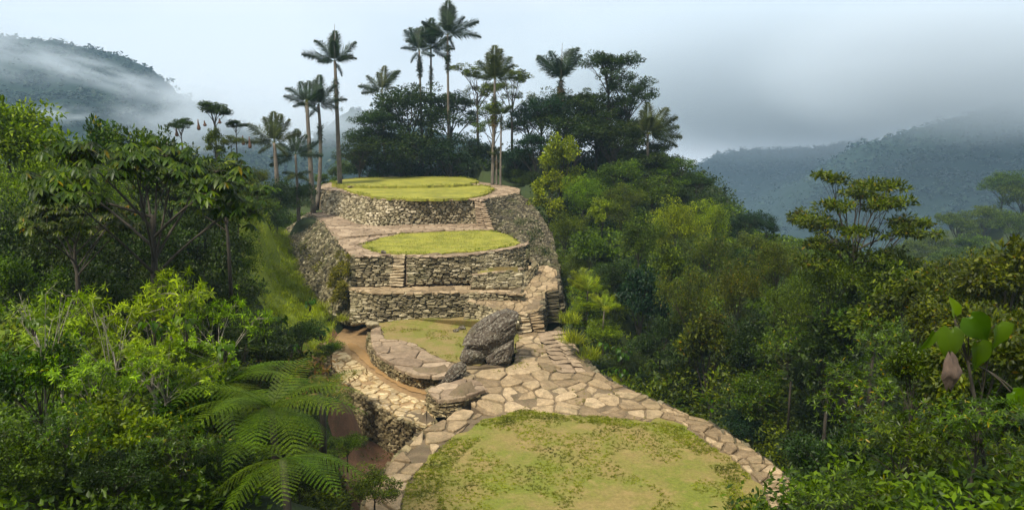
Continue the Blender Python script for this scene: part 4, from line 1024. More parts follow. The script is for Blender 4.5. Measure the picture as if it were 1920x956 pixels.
# behind the top terrace
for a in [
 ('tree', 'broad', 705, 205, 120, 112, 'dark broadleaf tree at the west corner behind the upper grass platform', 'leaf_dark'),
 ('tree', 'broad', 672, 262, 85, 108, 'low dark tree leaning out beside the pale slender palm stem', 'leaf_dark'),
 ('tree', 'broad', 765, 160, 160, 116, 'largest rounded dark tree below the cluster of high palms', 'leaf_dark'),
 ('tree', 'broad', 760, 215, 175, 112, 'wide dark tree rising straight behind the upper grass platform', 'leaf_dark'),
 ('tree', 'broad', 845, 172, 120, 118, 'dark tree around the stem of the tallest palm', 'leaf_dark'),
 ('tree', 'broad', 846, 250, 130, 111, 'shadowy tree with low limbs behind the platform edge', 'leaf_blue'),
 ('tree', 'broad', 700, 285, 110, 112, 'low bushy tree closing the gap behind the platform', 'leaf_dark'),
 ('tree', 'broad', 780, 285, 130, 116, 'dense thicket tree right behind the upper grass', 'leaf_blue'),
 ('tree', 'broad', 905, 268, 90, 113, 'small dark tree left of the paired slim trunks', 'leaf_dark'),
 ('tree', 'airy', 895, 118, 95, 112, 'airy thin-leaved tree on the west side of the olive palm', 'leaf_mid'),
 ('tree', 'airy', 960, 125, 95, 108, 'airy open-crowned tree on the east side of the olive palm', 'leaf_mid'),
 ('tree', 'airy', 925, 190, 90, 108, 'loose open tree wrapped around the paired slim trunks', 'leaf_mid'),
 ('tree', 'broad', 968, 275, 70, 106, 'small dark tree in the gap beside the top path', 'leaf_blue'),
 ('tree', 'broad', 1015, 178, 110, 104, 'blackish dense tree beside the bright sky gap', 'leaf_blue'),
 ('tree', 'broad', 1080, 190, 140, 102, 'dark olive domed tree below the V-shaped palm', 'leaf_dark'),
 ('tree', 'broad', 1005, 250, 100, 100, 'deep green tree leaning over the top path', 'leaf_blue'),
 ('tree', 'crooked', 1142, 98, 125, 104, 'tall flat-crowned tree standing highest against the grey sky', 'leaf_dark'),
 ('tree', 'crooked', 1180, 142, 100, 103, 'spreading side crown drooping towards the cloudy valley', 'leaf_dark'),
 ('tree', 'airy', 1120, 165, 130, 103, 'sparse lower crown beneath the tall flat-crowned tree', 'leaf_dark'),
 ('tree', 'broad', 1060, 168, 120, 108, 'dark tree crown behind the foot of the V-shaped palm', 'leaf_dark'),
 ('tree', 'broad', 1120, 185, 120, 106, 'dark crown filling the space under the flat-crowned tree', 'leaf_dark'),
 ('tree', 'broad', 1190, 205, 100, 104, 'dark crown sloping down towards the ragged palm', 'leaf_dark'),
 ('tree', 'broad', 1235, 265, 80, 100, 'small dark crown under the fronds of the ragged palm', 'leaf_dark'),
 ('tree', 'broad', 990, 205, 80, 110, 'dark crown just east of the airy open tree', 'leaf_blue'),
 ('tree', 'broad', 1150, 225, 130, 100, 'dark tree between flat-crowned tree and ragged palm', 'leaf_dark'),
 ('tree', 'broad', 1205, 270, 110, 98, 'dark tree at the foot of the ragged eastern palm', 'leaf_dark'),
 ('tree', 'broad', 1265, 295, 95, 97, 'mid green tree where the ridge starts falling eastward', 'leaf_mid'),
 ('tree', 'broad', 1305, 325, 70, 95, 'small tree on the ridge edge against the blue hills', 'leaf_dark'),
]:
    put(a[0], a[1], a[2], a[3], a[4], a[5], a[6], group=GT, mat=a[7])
# east slope, from the ridge down to the viewer
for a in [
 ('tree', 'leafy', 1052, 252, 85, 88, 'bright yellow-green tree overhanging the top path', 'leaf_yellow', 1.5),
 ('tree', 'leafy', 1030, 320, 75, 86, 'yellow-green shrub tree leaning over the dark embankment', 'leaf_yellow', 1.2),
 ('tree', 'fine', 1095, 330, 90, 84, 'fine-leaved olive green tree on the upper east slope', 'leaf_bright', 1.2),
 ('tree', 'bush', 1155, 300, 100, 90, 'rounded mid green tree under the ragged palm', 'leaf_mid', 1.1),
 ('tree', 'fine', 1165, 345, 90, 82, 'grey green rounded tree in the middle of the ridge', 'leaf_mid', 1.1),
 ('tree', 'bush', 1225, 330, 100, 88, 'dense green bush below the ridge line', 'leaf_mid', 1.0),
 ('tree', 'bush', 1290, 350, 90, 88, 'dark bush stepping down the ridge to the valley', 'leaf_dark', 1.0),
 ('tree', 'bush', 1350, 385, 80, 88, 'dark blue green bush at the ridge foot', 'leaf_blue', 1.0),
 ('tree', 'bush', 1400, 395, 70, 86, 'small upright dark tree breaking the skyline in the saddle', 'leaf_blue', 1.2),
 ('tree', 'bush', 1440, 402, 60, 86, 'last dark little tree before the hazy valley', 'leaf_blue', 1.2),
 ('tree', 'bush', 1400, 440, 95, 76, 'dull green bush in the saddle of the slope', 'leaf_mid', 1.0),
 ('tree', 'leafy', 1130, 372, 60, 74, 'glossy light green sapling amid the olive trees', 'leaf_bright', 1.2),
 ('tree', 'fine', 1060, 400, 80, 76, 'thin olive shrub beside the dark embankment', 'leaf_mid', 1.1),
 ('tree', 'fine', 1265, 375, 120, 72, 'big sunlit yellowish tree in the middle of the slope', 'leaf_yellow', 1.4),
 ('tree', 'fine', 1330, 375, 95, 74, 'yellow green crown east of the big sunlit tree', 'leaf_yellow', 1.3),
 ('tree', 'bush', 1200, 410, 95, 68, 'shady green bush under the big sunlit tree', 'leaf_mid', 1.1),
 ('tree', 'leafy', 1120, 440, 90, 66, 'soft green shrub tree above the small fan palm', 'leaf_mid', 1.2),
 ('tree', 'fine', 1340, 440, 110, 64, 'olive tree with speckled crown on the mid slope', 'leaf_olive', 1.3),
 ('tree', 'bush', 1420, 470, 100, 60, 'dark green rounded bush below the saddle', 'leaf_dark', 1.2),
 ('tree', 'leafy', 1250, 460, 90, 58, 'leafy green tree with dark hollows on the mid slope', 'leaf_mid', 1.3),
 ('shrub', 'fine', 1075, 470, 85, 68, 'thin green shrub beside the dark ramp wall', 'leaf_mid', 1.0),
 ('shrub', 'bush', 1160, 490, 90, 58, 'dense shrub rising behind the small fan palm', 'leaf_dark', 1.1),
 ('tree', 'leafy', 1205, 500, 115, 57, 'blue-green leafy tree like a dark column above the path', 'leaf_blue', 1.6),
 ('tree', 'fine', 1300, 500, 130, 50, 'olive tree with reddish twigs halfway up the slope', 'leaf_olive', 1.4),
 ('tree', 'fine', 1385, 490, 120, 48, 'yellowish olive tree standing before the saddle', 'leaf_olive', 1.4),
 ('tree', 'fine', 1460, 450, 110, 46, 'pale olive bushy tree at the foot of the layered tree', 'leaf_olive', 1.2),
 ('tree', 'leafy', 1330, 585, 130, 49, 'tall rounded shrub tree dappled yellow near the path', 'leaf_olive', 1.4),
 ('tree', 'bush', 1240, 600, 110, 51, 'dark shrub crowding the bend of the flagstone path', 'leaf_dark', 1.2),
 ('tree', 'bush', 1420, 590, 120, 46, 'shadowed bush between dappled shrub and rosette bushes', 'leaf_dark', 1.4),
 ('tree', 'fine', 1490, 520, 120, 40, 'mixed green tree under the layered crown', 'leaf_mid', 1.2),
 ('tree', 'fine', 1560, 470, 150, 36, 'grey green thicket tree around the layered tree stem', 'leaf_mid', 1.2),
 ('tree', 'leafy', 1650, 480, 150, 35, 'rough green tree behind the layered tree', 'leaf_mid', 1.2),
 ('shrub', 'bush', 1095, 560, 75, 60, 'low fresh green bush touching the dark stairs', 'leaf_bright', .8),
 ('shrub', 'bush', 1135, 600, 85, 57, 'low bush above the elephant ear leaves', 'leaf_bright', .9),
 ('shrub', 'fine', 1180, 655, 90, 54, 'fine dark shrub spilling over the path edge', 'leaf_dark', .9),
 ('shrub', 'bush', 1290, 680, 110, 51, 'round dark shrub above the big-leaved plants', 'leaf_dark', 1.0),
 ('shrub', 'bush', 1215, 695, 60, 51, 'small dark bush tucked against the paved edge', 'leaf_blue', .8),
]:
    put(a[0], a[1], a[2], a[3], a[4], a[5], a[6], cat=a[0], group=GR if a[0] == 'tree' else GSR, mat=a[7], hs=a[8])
put('tree', 'umbrella', 1610, 325, 290, 37, 'wide dark layered tree spreading alone against the misty hills', group=GR, mat='leaf_olive', hs=1.2, var=0, rot=.6)
for a in [
 ('whorl', 1505, 545, 130, 41, 'bright rosette-leaved shrub below the layered tree', 'leaf_bright', 1.0),
 ('whorl', 1600, 535, 150, 36, 'green rosette shrub right under the layered tree', 'leaf_near', 1.0),
 ('leafy', 1720, 500, 200, 28, 'broad speckled olive tree east of the layered tree', 'leaf_olive', 1.1),
 ('fine', 1830, 470, 220, 27, 'thinly leaved olive tree with pale tips below the hazy hill', 'leaf_olive', 1.2),
 ('leafy', 1900, 440, 180, 25, 'yellowing tree at the far east edge of the thicket', 'leaf_olive', 1.2),
 ('leafy', 1560, 600, 150, 36, 'dark leafy shrub in the hollow of the slope', 'leaf_dark', 1.1),
 ('whorl', 1490, 600, 130, 39, 'mid green rosette shrub facing the near terrace', 'leaf_near', 1.1),
 ('whorl', 1670, 590, 170, 22, 'wide rosette shrub in the middle of the near thicket', 'leaf_near', 1.0),
 ('leafy', 1800, 560, 180, 20, 'dull olive shrub behind the large hanging leaves', 'leaf_olive', 1.1),
 ('leafy', 1890, 580, 180, 18, 'ragged olive shrub beside the large hanging leaves', 'leaf_olive', 1.2),
 ('bush', 1440, 700, 160, 43, 'fine bright bush crowning the dark hollow', 'leaf_near', .9),
 ('bush', 1535, 745, 200, 39, 'dark bush in front of the rim stones', 'leaf_dark', 1.1),
 ('whorl', 1620, 660, 210, 18, 'dark glossy rosette shrub above the frame of near leaves', 'leaf_near', 1.0),
 ('whorl', 1780, 680, 220, 15, 'grey green rosette shrub below the dried hanging leaf', 'leaf_mid', 1.0),
 ('leafy', 1880, 680, 200, 14, 'twiggy shrub right of the dried hanging leaf', 'leaf_mid', 1.1),
 ('whorl', 1700, 760, 260, 13, 'big-leaved rosette shrub closest to the viewer', 'leaf_near', 1.0),
 ('bush', 1580, 800, 230, 16, 'shaded fine bush near the lower picture edge', 'leaf_dark', 1.0),
 ('whorl', 1860, 790, 260, 11.5, 'very near rosette shrub at the lower east corner', 'leaf_mid', 1.0),
 ('bush', 1545, 850, 170, 36, 'low dark bush beneath the rim stones', 'leaf_dark', 1.0),
 ('bush', 1400, 775, 110, 42, 'low dark shrub right beside the rim stones', 'leaf_blue', .8),
 ('leafy', 1850, 590, 240, 13, 'thin twiggy shrub through which the huge-leaved climber grows', 'leaf_olive', 1.2),
 ('leafy', 1720, 640, 130, 14, 'narrow leafy shrub west of the huge-leaved climber', 'leaf_near', 1.2),
 ('whorl', 1840, 735, 210, 10.2, 'very near leafy shrub hiding the stem of the huge-leaved climber', 'leaf_near', .9),
 ('whorl', 1600, 880, 260, 12, 'low near shrub of long dark leaves', 'leaf_mid', 1.0),
]:
    put('shrub', a[0], a[1], a[2], a[3], a[4], a[5], cat='shrub', group=GSR, mat=a[6], hs=a[7])
# hazy hill on the east
g0 = random.Random(44)
for i, (px, py, w, D, lb) in enumerate([(1885, 320, 80, 210, 'tall hazy tree crowning the misty hill'), (1925, 330, 90, 205, 'hazy tree next to the tall one on the misty hill'), (1850, 385, 75, 205, 'hazy rounded tree below the tall misty one'),
    (1800, 395, 75, 200, 'pale hazy tree on the shoulder of the misty hill'), (1905, 395, 90, 190, 'hazy dark tree at the frame side of the misty hill'), (1750, 425, 75, 190, 'grey green tree at the low end of the misty hill'), (1830, 440, 90, 170, 'broad misty tree above the olive thicket'),
    (1715, 450, 70, 180, 'low misty tree seen past the layered crown'), (1780, 465, 80, 165, 'misty tree between layered crown and hill'), (1890, 450, 100, 160, 'misty green tree behind the yellowing tree'), (1690, 480, 80, 160, 'faint green tree right behind the layered crown'), (1940, 470, 90, 150, 'misty tree cut by the picture side')]):
    put('tree', 'broad', px, py, w, D, lb, group=GF, mat='leaf_mid', hs=1.1)

# west slope: far part behind the green slope
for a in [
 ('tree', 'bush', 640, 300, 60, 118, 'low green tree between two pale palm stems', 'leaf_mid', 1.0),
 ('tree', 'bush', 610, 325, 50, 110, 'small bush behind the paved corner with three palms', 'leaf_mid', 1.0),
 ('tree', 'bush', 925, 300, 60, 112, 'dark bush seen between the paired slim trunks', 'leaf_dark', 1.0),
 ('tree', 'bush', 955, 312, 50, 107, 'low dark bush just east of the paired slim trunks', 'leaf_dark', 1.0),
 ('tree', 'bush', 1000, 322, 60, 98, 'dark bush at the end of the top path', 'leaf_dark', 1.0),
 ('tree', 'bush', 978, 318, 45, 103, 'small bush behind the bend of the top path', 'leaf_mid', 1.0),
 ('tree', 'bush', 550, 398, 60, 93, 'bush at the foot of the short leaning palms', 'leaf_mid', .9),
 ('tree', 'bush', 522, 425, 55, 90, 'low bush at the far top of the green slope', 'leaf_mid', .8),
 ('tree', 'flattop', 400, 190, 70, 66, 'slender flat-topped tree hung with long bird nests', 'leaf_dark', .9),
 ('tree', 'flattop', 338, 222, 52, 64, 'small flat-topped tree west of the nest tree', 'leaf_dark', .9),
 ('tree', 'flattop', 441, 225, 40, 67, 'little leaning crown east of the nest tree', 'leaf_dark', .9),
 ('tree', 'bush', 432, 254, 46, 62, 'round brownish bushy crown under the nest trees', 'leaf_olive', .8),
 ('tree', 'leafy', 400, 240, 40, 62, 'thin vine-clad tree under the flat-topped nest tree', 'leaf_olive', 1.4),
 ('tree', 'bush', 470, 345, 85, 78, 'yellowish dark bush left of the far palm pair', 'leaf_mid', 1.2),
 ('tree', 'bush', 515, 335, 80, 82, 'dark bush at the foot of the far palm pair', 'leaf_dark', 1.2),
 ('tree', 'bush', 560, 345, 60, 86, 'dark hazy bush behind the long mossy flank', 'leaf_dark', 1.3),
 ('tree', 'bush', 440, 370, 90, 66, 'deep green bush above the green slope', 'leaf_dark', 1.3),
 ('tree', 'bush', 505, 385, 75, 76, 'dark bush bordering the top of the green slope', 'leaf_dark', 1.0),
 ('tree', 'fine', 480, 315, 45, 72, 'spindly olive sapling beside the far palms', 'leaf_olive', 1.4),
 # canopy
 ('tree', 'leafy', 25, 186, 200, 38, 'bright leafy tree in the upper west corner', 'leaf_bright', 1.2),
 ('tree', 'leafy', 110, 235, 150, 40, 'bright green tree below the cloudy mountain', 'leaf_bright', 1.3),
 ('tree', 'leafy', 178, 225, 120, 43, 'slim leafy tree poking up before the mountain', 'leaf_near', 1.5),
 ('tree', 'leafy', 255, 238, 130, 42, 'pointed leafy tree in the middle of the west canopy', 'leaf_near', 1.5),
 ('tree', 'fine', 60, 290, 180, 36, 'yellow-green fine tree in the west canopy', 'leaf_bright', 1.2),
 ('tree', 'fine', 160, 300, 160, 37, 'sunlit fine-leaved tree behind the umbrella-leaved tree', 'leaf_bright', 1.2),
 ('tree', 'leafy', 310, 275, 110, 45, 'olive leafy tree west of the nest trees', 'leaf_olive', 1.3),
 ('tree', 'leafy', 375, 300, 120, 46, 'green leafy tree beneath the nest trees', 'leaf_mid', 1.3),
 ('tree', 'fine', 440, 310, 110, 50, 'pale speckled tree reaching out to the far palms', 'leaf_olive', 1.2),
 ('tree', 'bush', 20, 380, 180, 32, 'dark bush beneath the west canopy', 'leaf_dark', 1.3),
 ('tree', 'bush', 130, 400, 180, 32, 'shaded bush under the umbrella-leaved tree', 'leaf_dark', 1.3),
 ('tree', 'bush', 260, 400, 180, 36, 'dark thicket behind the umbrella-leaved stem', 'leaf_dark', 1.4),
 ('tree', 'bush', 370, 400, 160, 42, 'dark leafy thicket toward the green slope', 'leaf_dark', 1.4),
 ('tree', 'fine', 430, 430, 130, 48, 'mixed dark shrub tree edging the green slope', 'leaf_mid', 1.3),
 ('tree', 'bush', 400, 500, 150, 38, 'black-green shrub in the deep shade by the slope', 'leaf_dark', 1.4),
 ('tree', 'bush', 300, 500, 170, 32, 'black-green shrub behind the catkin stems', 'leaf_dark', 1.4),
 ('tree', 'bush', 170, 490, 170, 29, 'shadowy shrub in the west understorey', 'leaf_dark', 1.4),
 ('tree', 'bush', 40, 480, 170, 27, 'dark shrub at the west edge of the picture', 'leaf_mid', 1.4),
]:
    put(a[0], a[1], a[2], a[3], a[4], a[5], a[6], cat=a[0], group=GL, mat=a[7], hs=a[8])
put('tree', 'palmate', 270, 262, 400, 24, 'broad bronze-green tree with umbrella leaves and candelabra limbs', group=GL, hs=1.15, rot=.3)
put('tree', 'palmate', 130, 370, 250, 26, 'lower umbrella-leaved tree with drooping bronze leaves', group=GL, hs=1.1, rot=2.0)
put('tree', 'palmate', 420, 330, 170, 34, 'small umbrella-leaved tree beside the nest trees', group=GL, hs=1.1, rot=4.0)
for a in [
 ('catkin', 270, 500, 260, 19, 'light green shrub with hanging catkins, topmost of the stand', 'leaf_catkin', 1.2, .2),
 ('catkin', 400, 545, 230, 18.5, 'light green catkin shrub leaning towards the green slope', 'leaf_catkin', 1.0, 1.2),
 ('catkin', 100, 550, 220, 17, 'catkin shrub among bare stems at the west', 'leaf_catkin', 1.1, 2.2),
 ('catkin', 300, 610, 250, 16.5, 'dense catkin shrub above the broad heart leaves', 'leaf_catkin', 1.0, 3.0),
 ('catkin', 180, 650, 220, 15, 'paler catkin shrub in the lower west thicket', 'leaf_catkin', 1.0, 4.1),
 ('leafy', 60, 640, 190, 15, 'leafy green shrub at the lower west edge', 'leaf_near', 1.1, 0),
 ('leafy', 360, 700, 170, 17, 'leafy shrub behind the tree fern', 'leaf_near', 1.0, 1),
 ('leafy', 220, 740, 200, 14, 'yellow flecked shrub in the lower west thicket', 'leaf_bright', 1.0, 2),
 ('whorl', 110, 750, 170, 12.5, 'near shrub with star-like leaf whorls', 'leaf_near', 1.0, 3),
 ('whorl', 330, 790, 170, 13.5, 'near whorled shrub beneath the catkin shrubs', 'leaf_near', 1.0, 4),
 ('bush', 20, 800, 180, 12, 'dim bush in the lower west corner', 'leaf_mid', 1.0, 0),
 ('bush', 200, 850, 200, 12.5, 'dark low bush along the lower west edge', 'leaf_dark', 1.0, 0),
 ('bush', 400, 840, 170, 14.5, 'dark bush under the tree fern fronds', 'leaf_dark', 1.0, 0),
 ('bush', 560, 600, 110, 42, 'dark shrub below the green slope', 'leaf_dark', .9, 0),
 ('bush', 480, 590, 130, 32, 'dense shrub between catkins and green slope', 'leaf_dark', 1.1, 0),
 ('bush', 545, 680, 100, 34, 'dark bush left of the gully', 'leaf_dark', .9, 0),
 ('bush', 480, 690, 120, 26, 'shaded bush behind the tree fern crown', 'leaf_dark', 1.0, 0),
 ('bush', 650, 815, 85, 27, 'low fine bush in the gully beside the tall wall', 'leaf_mid', .8, 0),
 ('bush', 700, 880, 110, 24, 'low green bush at the mouth of the gully', 'leaf_mid', .8, 0),
 ('bush', 560, 880, 130, 18, 'dark bush below the fern fronds', 'leaf_dark', .9, 0),
 ('bush', 520, 800, 110, 16.5, 'dark bush hiding the stem of the large tree fern', 'leaf_dark', .9, 0),
 ('bush', 440, 780, 110, 18, 'shaded bush beneath the flatter tree fern', 'leaf_mid', .9, 0),
 ('bush', 470, 480, 80, 68, 'round bush on the west rim of the green slope', 'leaf_mid', .9, 0),
 ('bush', 462, 530, 85, 58, 'leafy bush halfway down the rim of the green slope', 'leaf_dark', .9, 0),
 ('fine', 478, 590, 90, 50, 'fine bush at the low end of the green slope', 'leaf_mid', .9, 0),
 ('bush', 530, 640, 70, 48, 'ferny bush below the green slope near the gully', 'leaf_mid', .7, 0),
 ('bush', 620, 640, 60, 44, 'small ferny bush drooping over the gully head', 'leaf_mid', .8, 0),
]:
    put('shrub', a[0], a[1], a[2], a[3], a[4], a[5], cat='shrub', group=GSL, mat=a[6], hs=a[7], rot=a[8])
put('sapling', 'bare', 60, 520, 170, 15, 'bare pale twiggy sapling at the west edge', cat='tree', group=GL, hs=1.0, rot=1)
put('sapling', 'bare', 200, 560, 170, 16, 'half-bare arching sapling among the catkin shrubs', cat='tree', group=GL, hs=1.0, rot=2)
for i, (px, py, w, D, lb) in enumerate([(345, 590, 75, 15.5, 'cluster of upright heart leaves among the catkins'), (285, 600, 60, 15.5, 'heart-leaved plant west of the upright cluster'), (420, 640, 60, 16, 'heart-leaved plant below the catkin shrub'), (60, 590, 60, 13, 'heart-leaved plant at the west edge'),
    (520, 590, 45, 46, 'pale heart-leaved plant at the slope foot'), (580, 560, 35, 52, 'bright heart-leaved sprout under the mossy flank'), (545, 640, 45, 40, 'heart-leaved plant in the ditch left of the gully'), (600, 610, 35, 45, 'little heart-leaved plant at the gully head'), (530, 720, 55, 28, 'heart-leaved plant by the dry leaves'),
    (1130, 640, 38, 54, 'elephant ear plant by the bend of the path'), (1165, 650, 42, 53, 'bigger elephant ear plant beside the path'), (1165, 688, 40, 51, 'elephant ear plant hugging the paved edge'), (1290, 640, 45, 50, 'lone elephant ear in the dark thicket')]):
    put('leaf_plant', 'heartleaf', px, py, w, D, lb, cat='plant', group='heart-leaved plants', hs=.9)
for i, (px, py, w, D, lb) in enumerate([(1285, 735, 70, 49, 'banana-like plant just beyond the rim stones'), (1335, 745, 80, 46, 'broad paddle-leaved plant above the rim stones'), (1420, 735, 110, 42, 'dim paddle-leaved plant in the hollow'), (1480, 660, 100, 41, 'dark paddle-leaved plant beneath the rosette shrubs'), (455, 640, 80, 21, 'paddle-leaved plant behind the fern')]):
    put('leaf_plant', 'banana', px, py, w, D, lb, cat='plant', group='paddle-leaved plants', hs=.9, mat='leaf_near' if i > 1 else 'leaf_big')
for i, (px, py, w, D, lb) in enumerate([(600, 560, 40, 62, 'grass tuft under the mossy flank'), (640, 585, 30, 62, 'grass tuft at the corner of the long wall'), (1068, 575, 55, 57, 'grassy tuft at the dark stairs'), (1075, 610, 60, 54, 'long grass tuft spilling beside the path'), (1105, 640, 60, 54, 'fresh grass tuft by the path bend'), (1150, 700, 50, 51, 'small grass tuft near the elephant ears'), (1410, 810, 50, 42, 'grass tuft just outside the rim stones'), (620, 700, 40, 44, 'grass tuft at the outer wall')]):
    put('grass_tuft', 'tuft', px, py, w, D, lb, cat='plant', group='grass tufts', hs=1.0)

# resolve specs: scale and base height
cnt = {}
for s in SPEC:
    P_ = PROTO[s['kind']]; i = s['var'] if s['var'] is not None else cnt.get(s['kind'], 0) % len(P_); cnt[s['kind']] = cnt.get(s['kind'], 0) + 1
    pr = P_[i]; top = W(s['px'], s['py'], s['D']); k = s['w'] * s['D'] / F / pr['W']
    s['pr'] = pr; s['k'] = k; s['kz'] = k * s['hs']; s['loc'] = Vector((top.x, top.y, top.z - pr['H'] * s['kz']))

# ------------------------------------------------------------------ ground: one sheet
CP = [tuple(s['loc']) for s in SPEC if s['kind'] not in ('heartleaf', 'banana', 'tuft', 'umbrella', 'bare')] + [tuple(p) for p in WALL_FOOT]
for px, py, D in [(480, 450, 86), (510, 455, 84), (545, 470, 80), (490, 500, 74), (520, 520, 71), (550, 545, 68), (500, 560, 63), (540, 585, 60), (580, 600, 60), (560, 620, 56), (610, 620, 58), (470, 470, 78), (640, 617, 62), (600, 640, 56),
                  (610, 720, 50.5), (640, 790, 48), (680, 830, 45.5), (720, 862, 43.5), (700, 880, 41), (620, 830, 44), (590, 760, 46), (650, 880, 38), (740, 905, 39), (1000, 345, 95)]:
    p = W(px, py, D); CP.append(tuple(p))
CP += [(30, 130, -38), (45, 110, -36), (60, 135, -48), (45, 150, -46), (75, 120, -50), (38, 95, -26), (55, 85, -30), (70, 95, -42), (100, 110, -58), (-60, 110, -40), (-80, 90, -42), (-45, 125, -36), (-50, 95, -26), (-70, 60, -28), (-100, 110, -58), (110, 240, -70), (60, 230, -62), (140, 180, -60)]
CP += [(0, 1, -2.2), (0, -6, -1.5), (4, 3, -3.3), (-4, 3, -3.3), (0, 8, -7.2), (4, 12, -9.5), (-3, 13, -9.8), (-1, 20, -14), (6, 20, -15), (0, 25, -18.5), (10, 24, -17.5), (-8, 25, -17.5), (-6, 32, -19), (-14, 40, -18.8), (20, 35, -19),
       (-10, 110, -8.6), (-20, 104, -10), (5, 110, -9), (0, 130, -14), (-25, 120, -18), (25, 120, -16), (-20, 96, -11), (0, -30, -1), (40, -10, -6), (-40, -10, -6)]
for a in range(0, 360, 20):
    for r, z in ((260, -75), (420, -125), (800, -190), (1600, -240), (2500, -260)):
        if r == 260 and 20 <= a <= 60: continue        # the hazy hill stands there
        CP.append((r * sin(radians(a)), r * cos(radians(a)) + 40, z + (20 if a > 180 else 0)))
for q in GROUND: CP.append(q)
CPa = np.array(CP, float)
def Hraw(X, Y):
    X = np.asarray(X, float).ravel(); Y = np.asarray(Y, float).ravel(); out = np.empty(len(X))
    for a in range(0, len(X), 4000):
        x = X[a:a + 4000, None]; y = Y[a:a + 4000, None]
        d2 = (x - CPa[None, :, 0]) ** 2 + (y - CPa[None, :, 1]) ** 2
        dn = np.sort(d2, axis=1)[:, 9:10]
        w = np.clip(1 - np.sqrt(d2 / dn), 0, None) ** 2 / (d2 + .25 + .002 * dn)
        out[a:a + 4000] = (w * CPa[None, :, 2]).sum(1) / w.sum(1)
    return out
def pdist(x, y, poly):
    best = 1e9
    for i in range(len(poly)):
        ax, ay = poly[i - 1][0], poly[i - 1][1]; bx, by = poly[i][0], poly[i][1]
        dx, dy = bx - ax, by - ay; t = max(0, min(1, ((x - ax) * dx + (y - ay) * dy) / (dx * dx + dy * dy + 1e-9)))
        best = min(best, (x - ax - t * dx) ** 2 + (y - ay - t * dy) ** 2)
    return sqrt(best)
def cut(x, y, z):
    # the slopes never rise steeply straight from the edge of the near terrace, the main path or the ramp
    for poly, zc, sl, near in ((fg_outer, -18.9, 1.0, 18), (main, -18.0, .9, 12), (ramp_pts, -16.5, 1.0, 8), (mudp, -17.6, 1.3, 5)):
        if z > zc and not inside(x, y, poly):
            d = pdist(x, y, poly)
            if d < near and (poly is not mudp or x > poly[0].x): z = min(z, zc + sl * d)
    return z
def Hpt(x, y):
    z = float(Hraw([x], [y])[0])
    for poly, zc in FORCED:
        if inside(x, y, poly): z = min(z, zc)
    return z
nu, nv = 300, 330
def warp(t, a, b, p): return a * t + b * np.sign(t) * np.abs(t) ** p
U = warp(np.linspace(-1, 1, nu), 95, 2400, 7); V = 55 + warp(np.linspace(-1, 1, nv), 110, 2400, 7)
XX, YY = np.meshgrid(U, V); ZZ = Hraw(XX, YY).reshape(XX.shape)
for poly, zc in FORCED:
    xs = [p[0] for p in poly]; ys = [p[1] for p in poly]
    for j, i in zip(*np.where((XX > min(xs)) & (XX < max(xs)) & (YY > min(ys)) & (YY < max(ys)))):
        if inside(XX[j, i], YY[j, i], poly): ZZ[j, i] = min(ZZ[j, i], zc)
for j in range(nv):
    for i in range(nu):
        x, y = XX[j, i], YY[j, i]
        if -16 < x < 32 and 6 < y < 76: ZZ[j, i] = cut(x, y, ZZ[j, i])
        if abs(x) < 110 and -30 < y < 170: ZZ[j, i] += .14 * mnoise.fractal(Vector((x, y, 0)) * .5, 1, 2, 4)
        else: ZZ[j, i] += 5 * mnoise.noise(Vector((x, y, 0)) * .01)
idx = np.arange(nu * nv).reshape(nv, nu)
Fq = np.stack([idx[:-1, :-1].ravel(), idx[:-1, 1:].ravel(), idx[1:, 1:].ravel(), idx[1:, :-1].ravel()], 1)
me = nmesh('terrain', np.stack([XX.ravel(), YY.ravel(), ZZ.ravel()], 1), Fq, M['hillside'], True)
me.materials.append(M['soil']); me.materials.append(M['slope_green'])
gul = [tuple(p)[:2] for p in (W(590, 640, 57), W(660, 605, 66), W(640, 640, 60), W(620, 700, 55), W(700, 830, 47), W(790, 850, 43), W(790, 930, 36), W(700, 960, 33), W(640, 880, 38), W(620, 800, 44), W(585, 720, 50))]
grs = [tuple(p)[:2] for p in (W(470, 440, 92), W(535, 430, 88), W(560, 500, 76), W(620, 590, 64), W(640, 625, 58), W(590, 650, 52), W(500, 620, 50), W(440, 540, 58), W(455, 470, 76))]
cxy = np.array([p.center[:2] for p in me.polygons])
for k, (x, y) in enumerate(cxy):
    if -60 < x < 10 and 30 < y < 100:
        jx, jy = x + mnoise.noise(Vector((x, y, 1)) * .7) * 1.2, y + mnoise.noise(Vector((x, y, 7)) * .7) * 1.2
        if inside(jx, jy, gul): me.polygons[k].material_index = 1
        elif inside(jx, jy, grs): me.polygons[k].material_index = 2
tag(mobj('terrain', me), kind='structure')

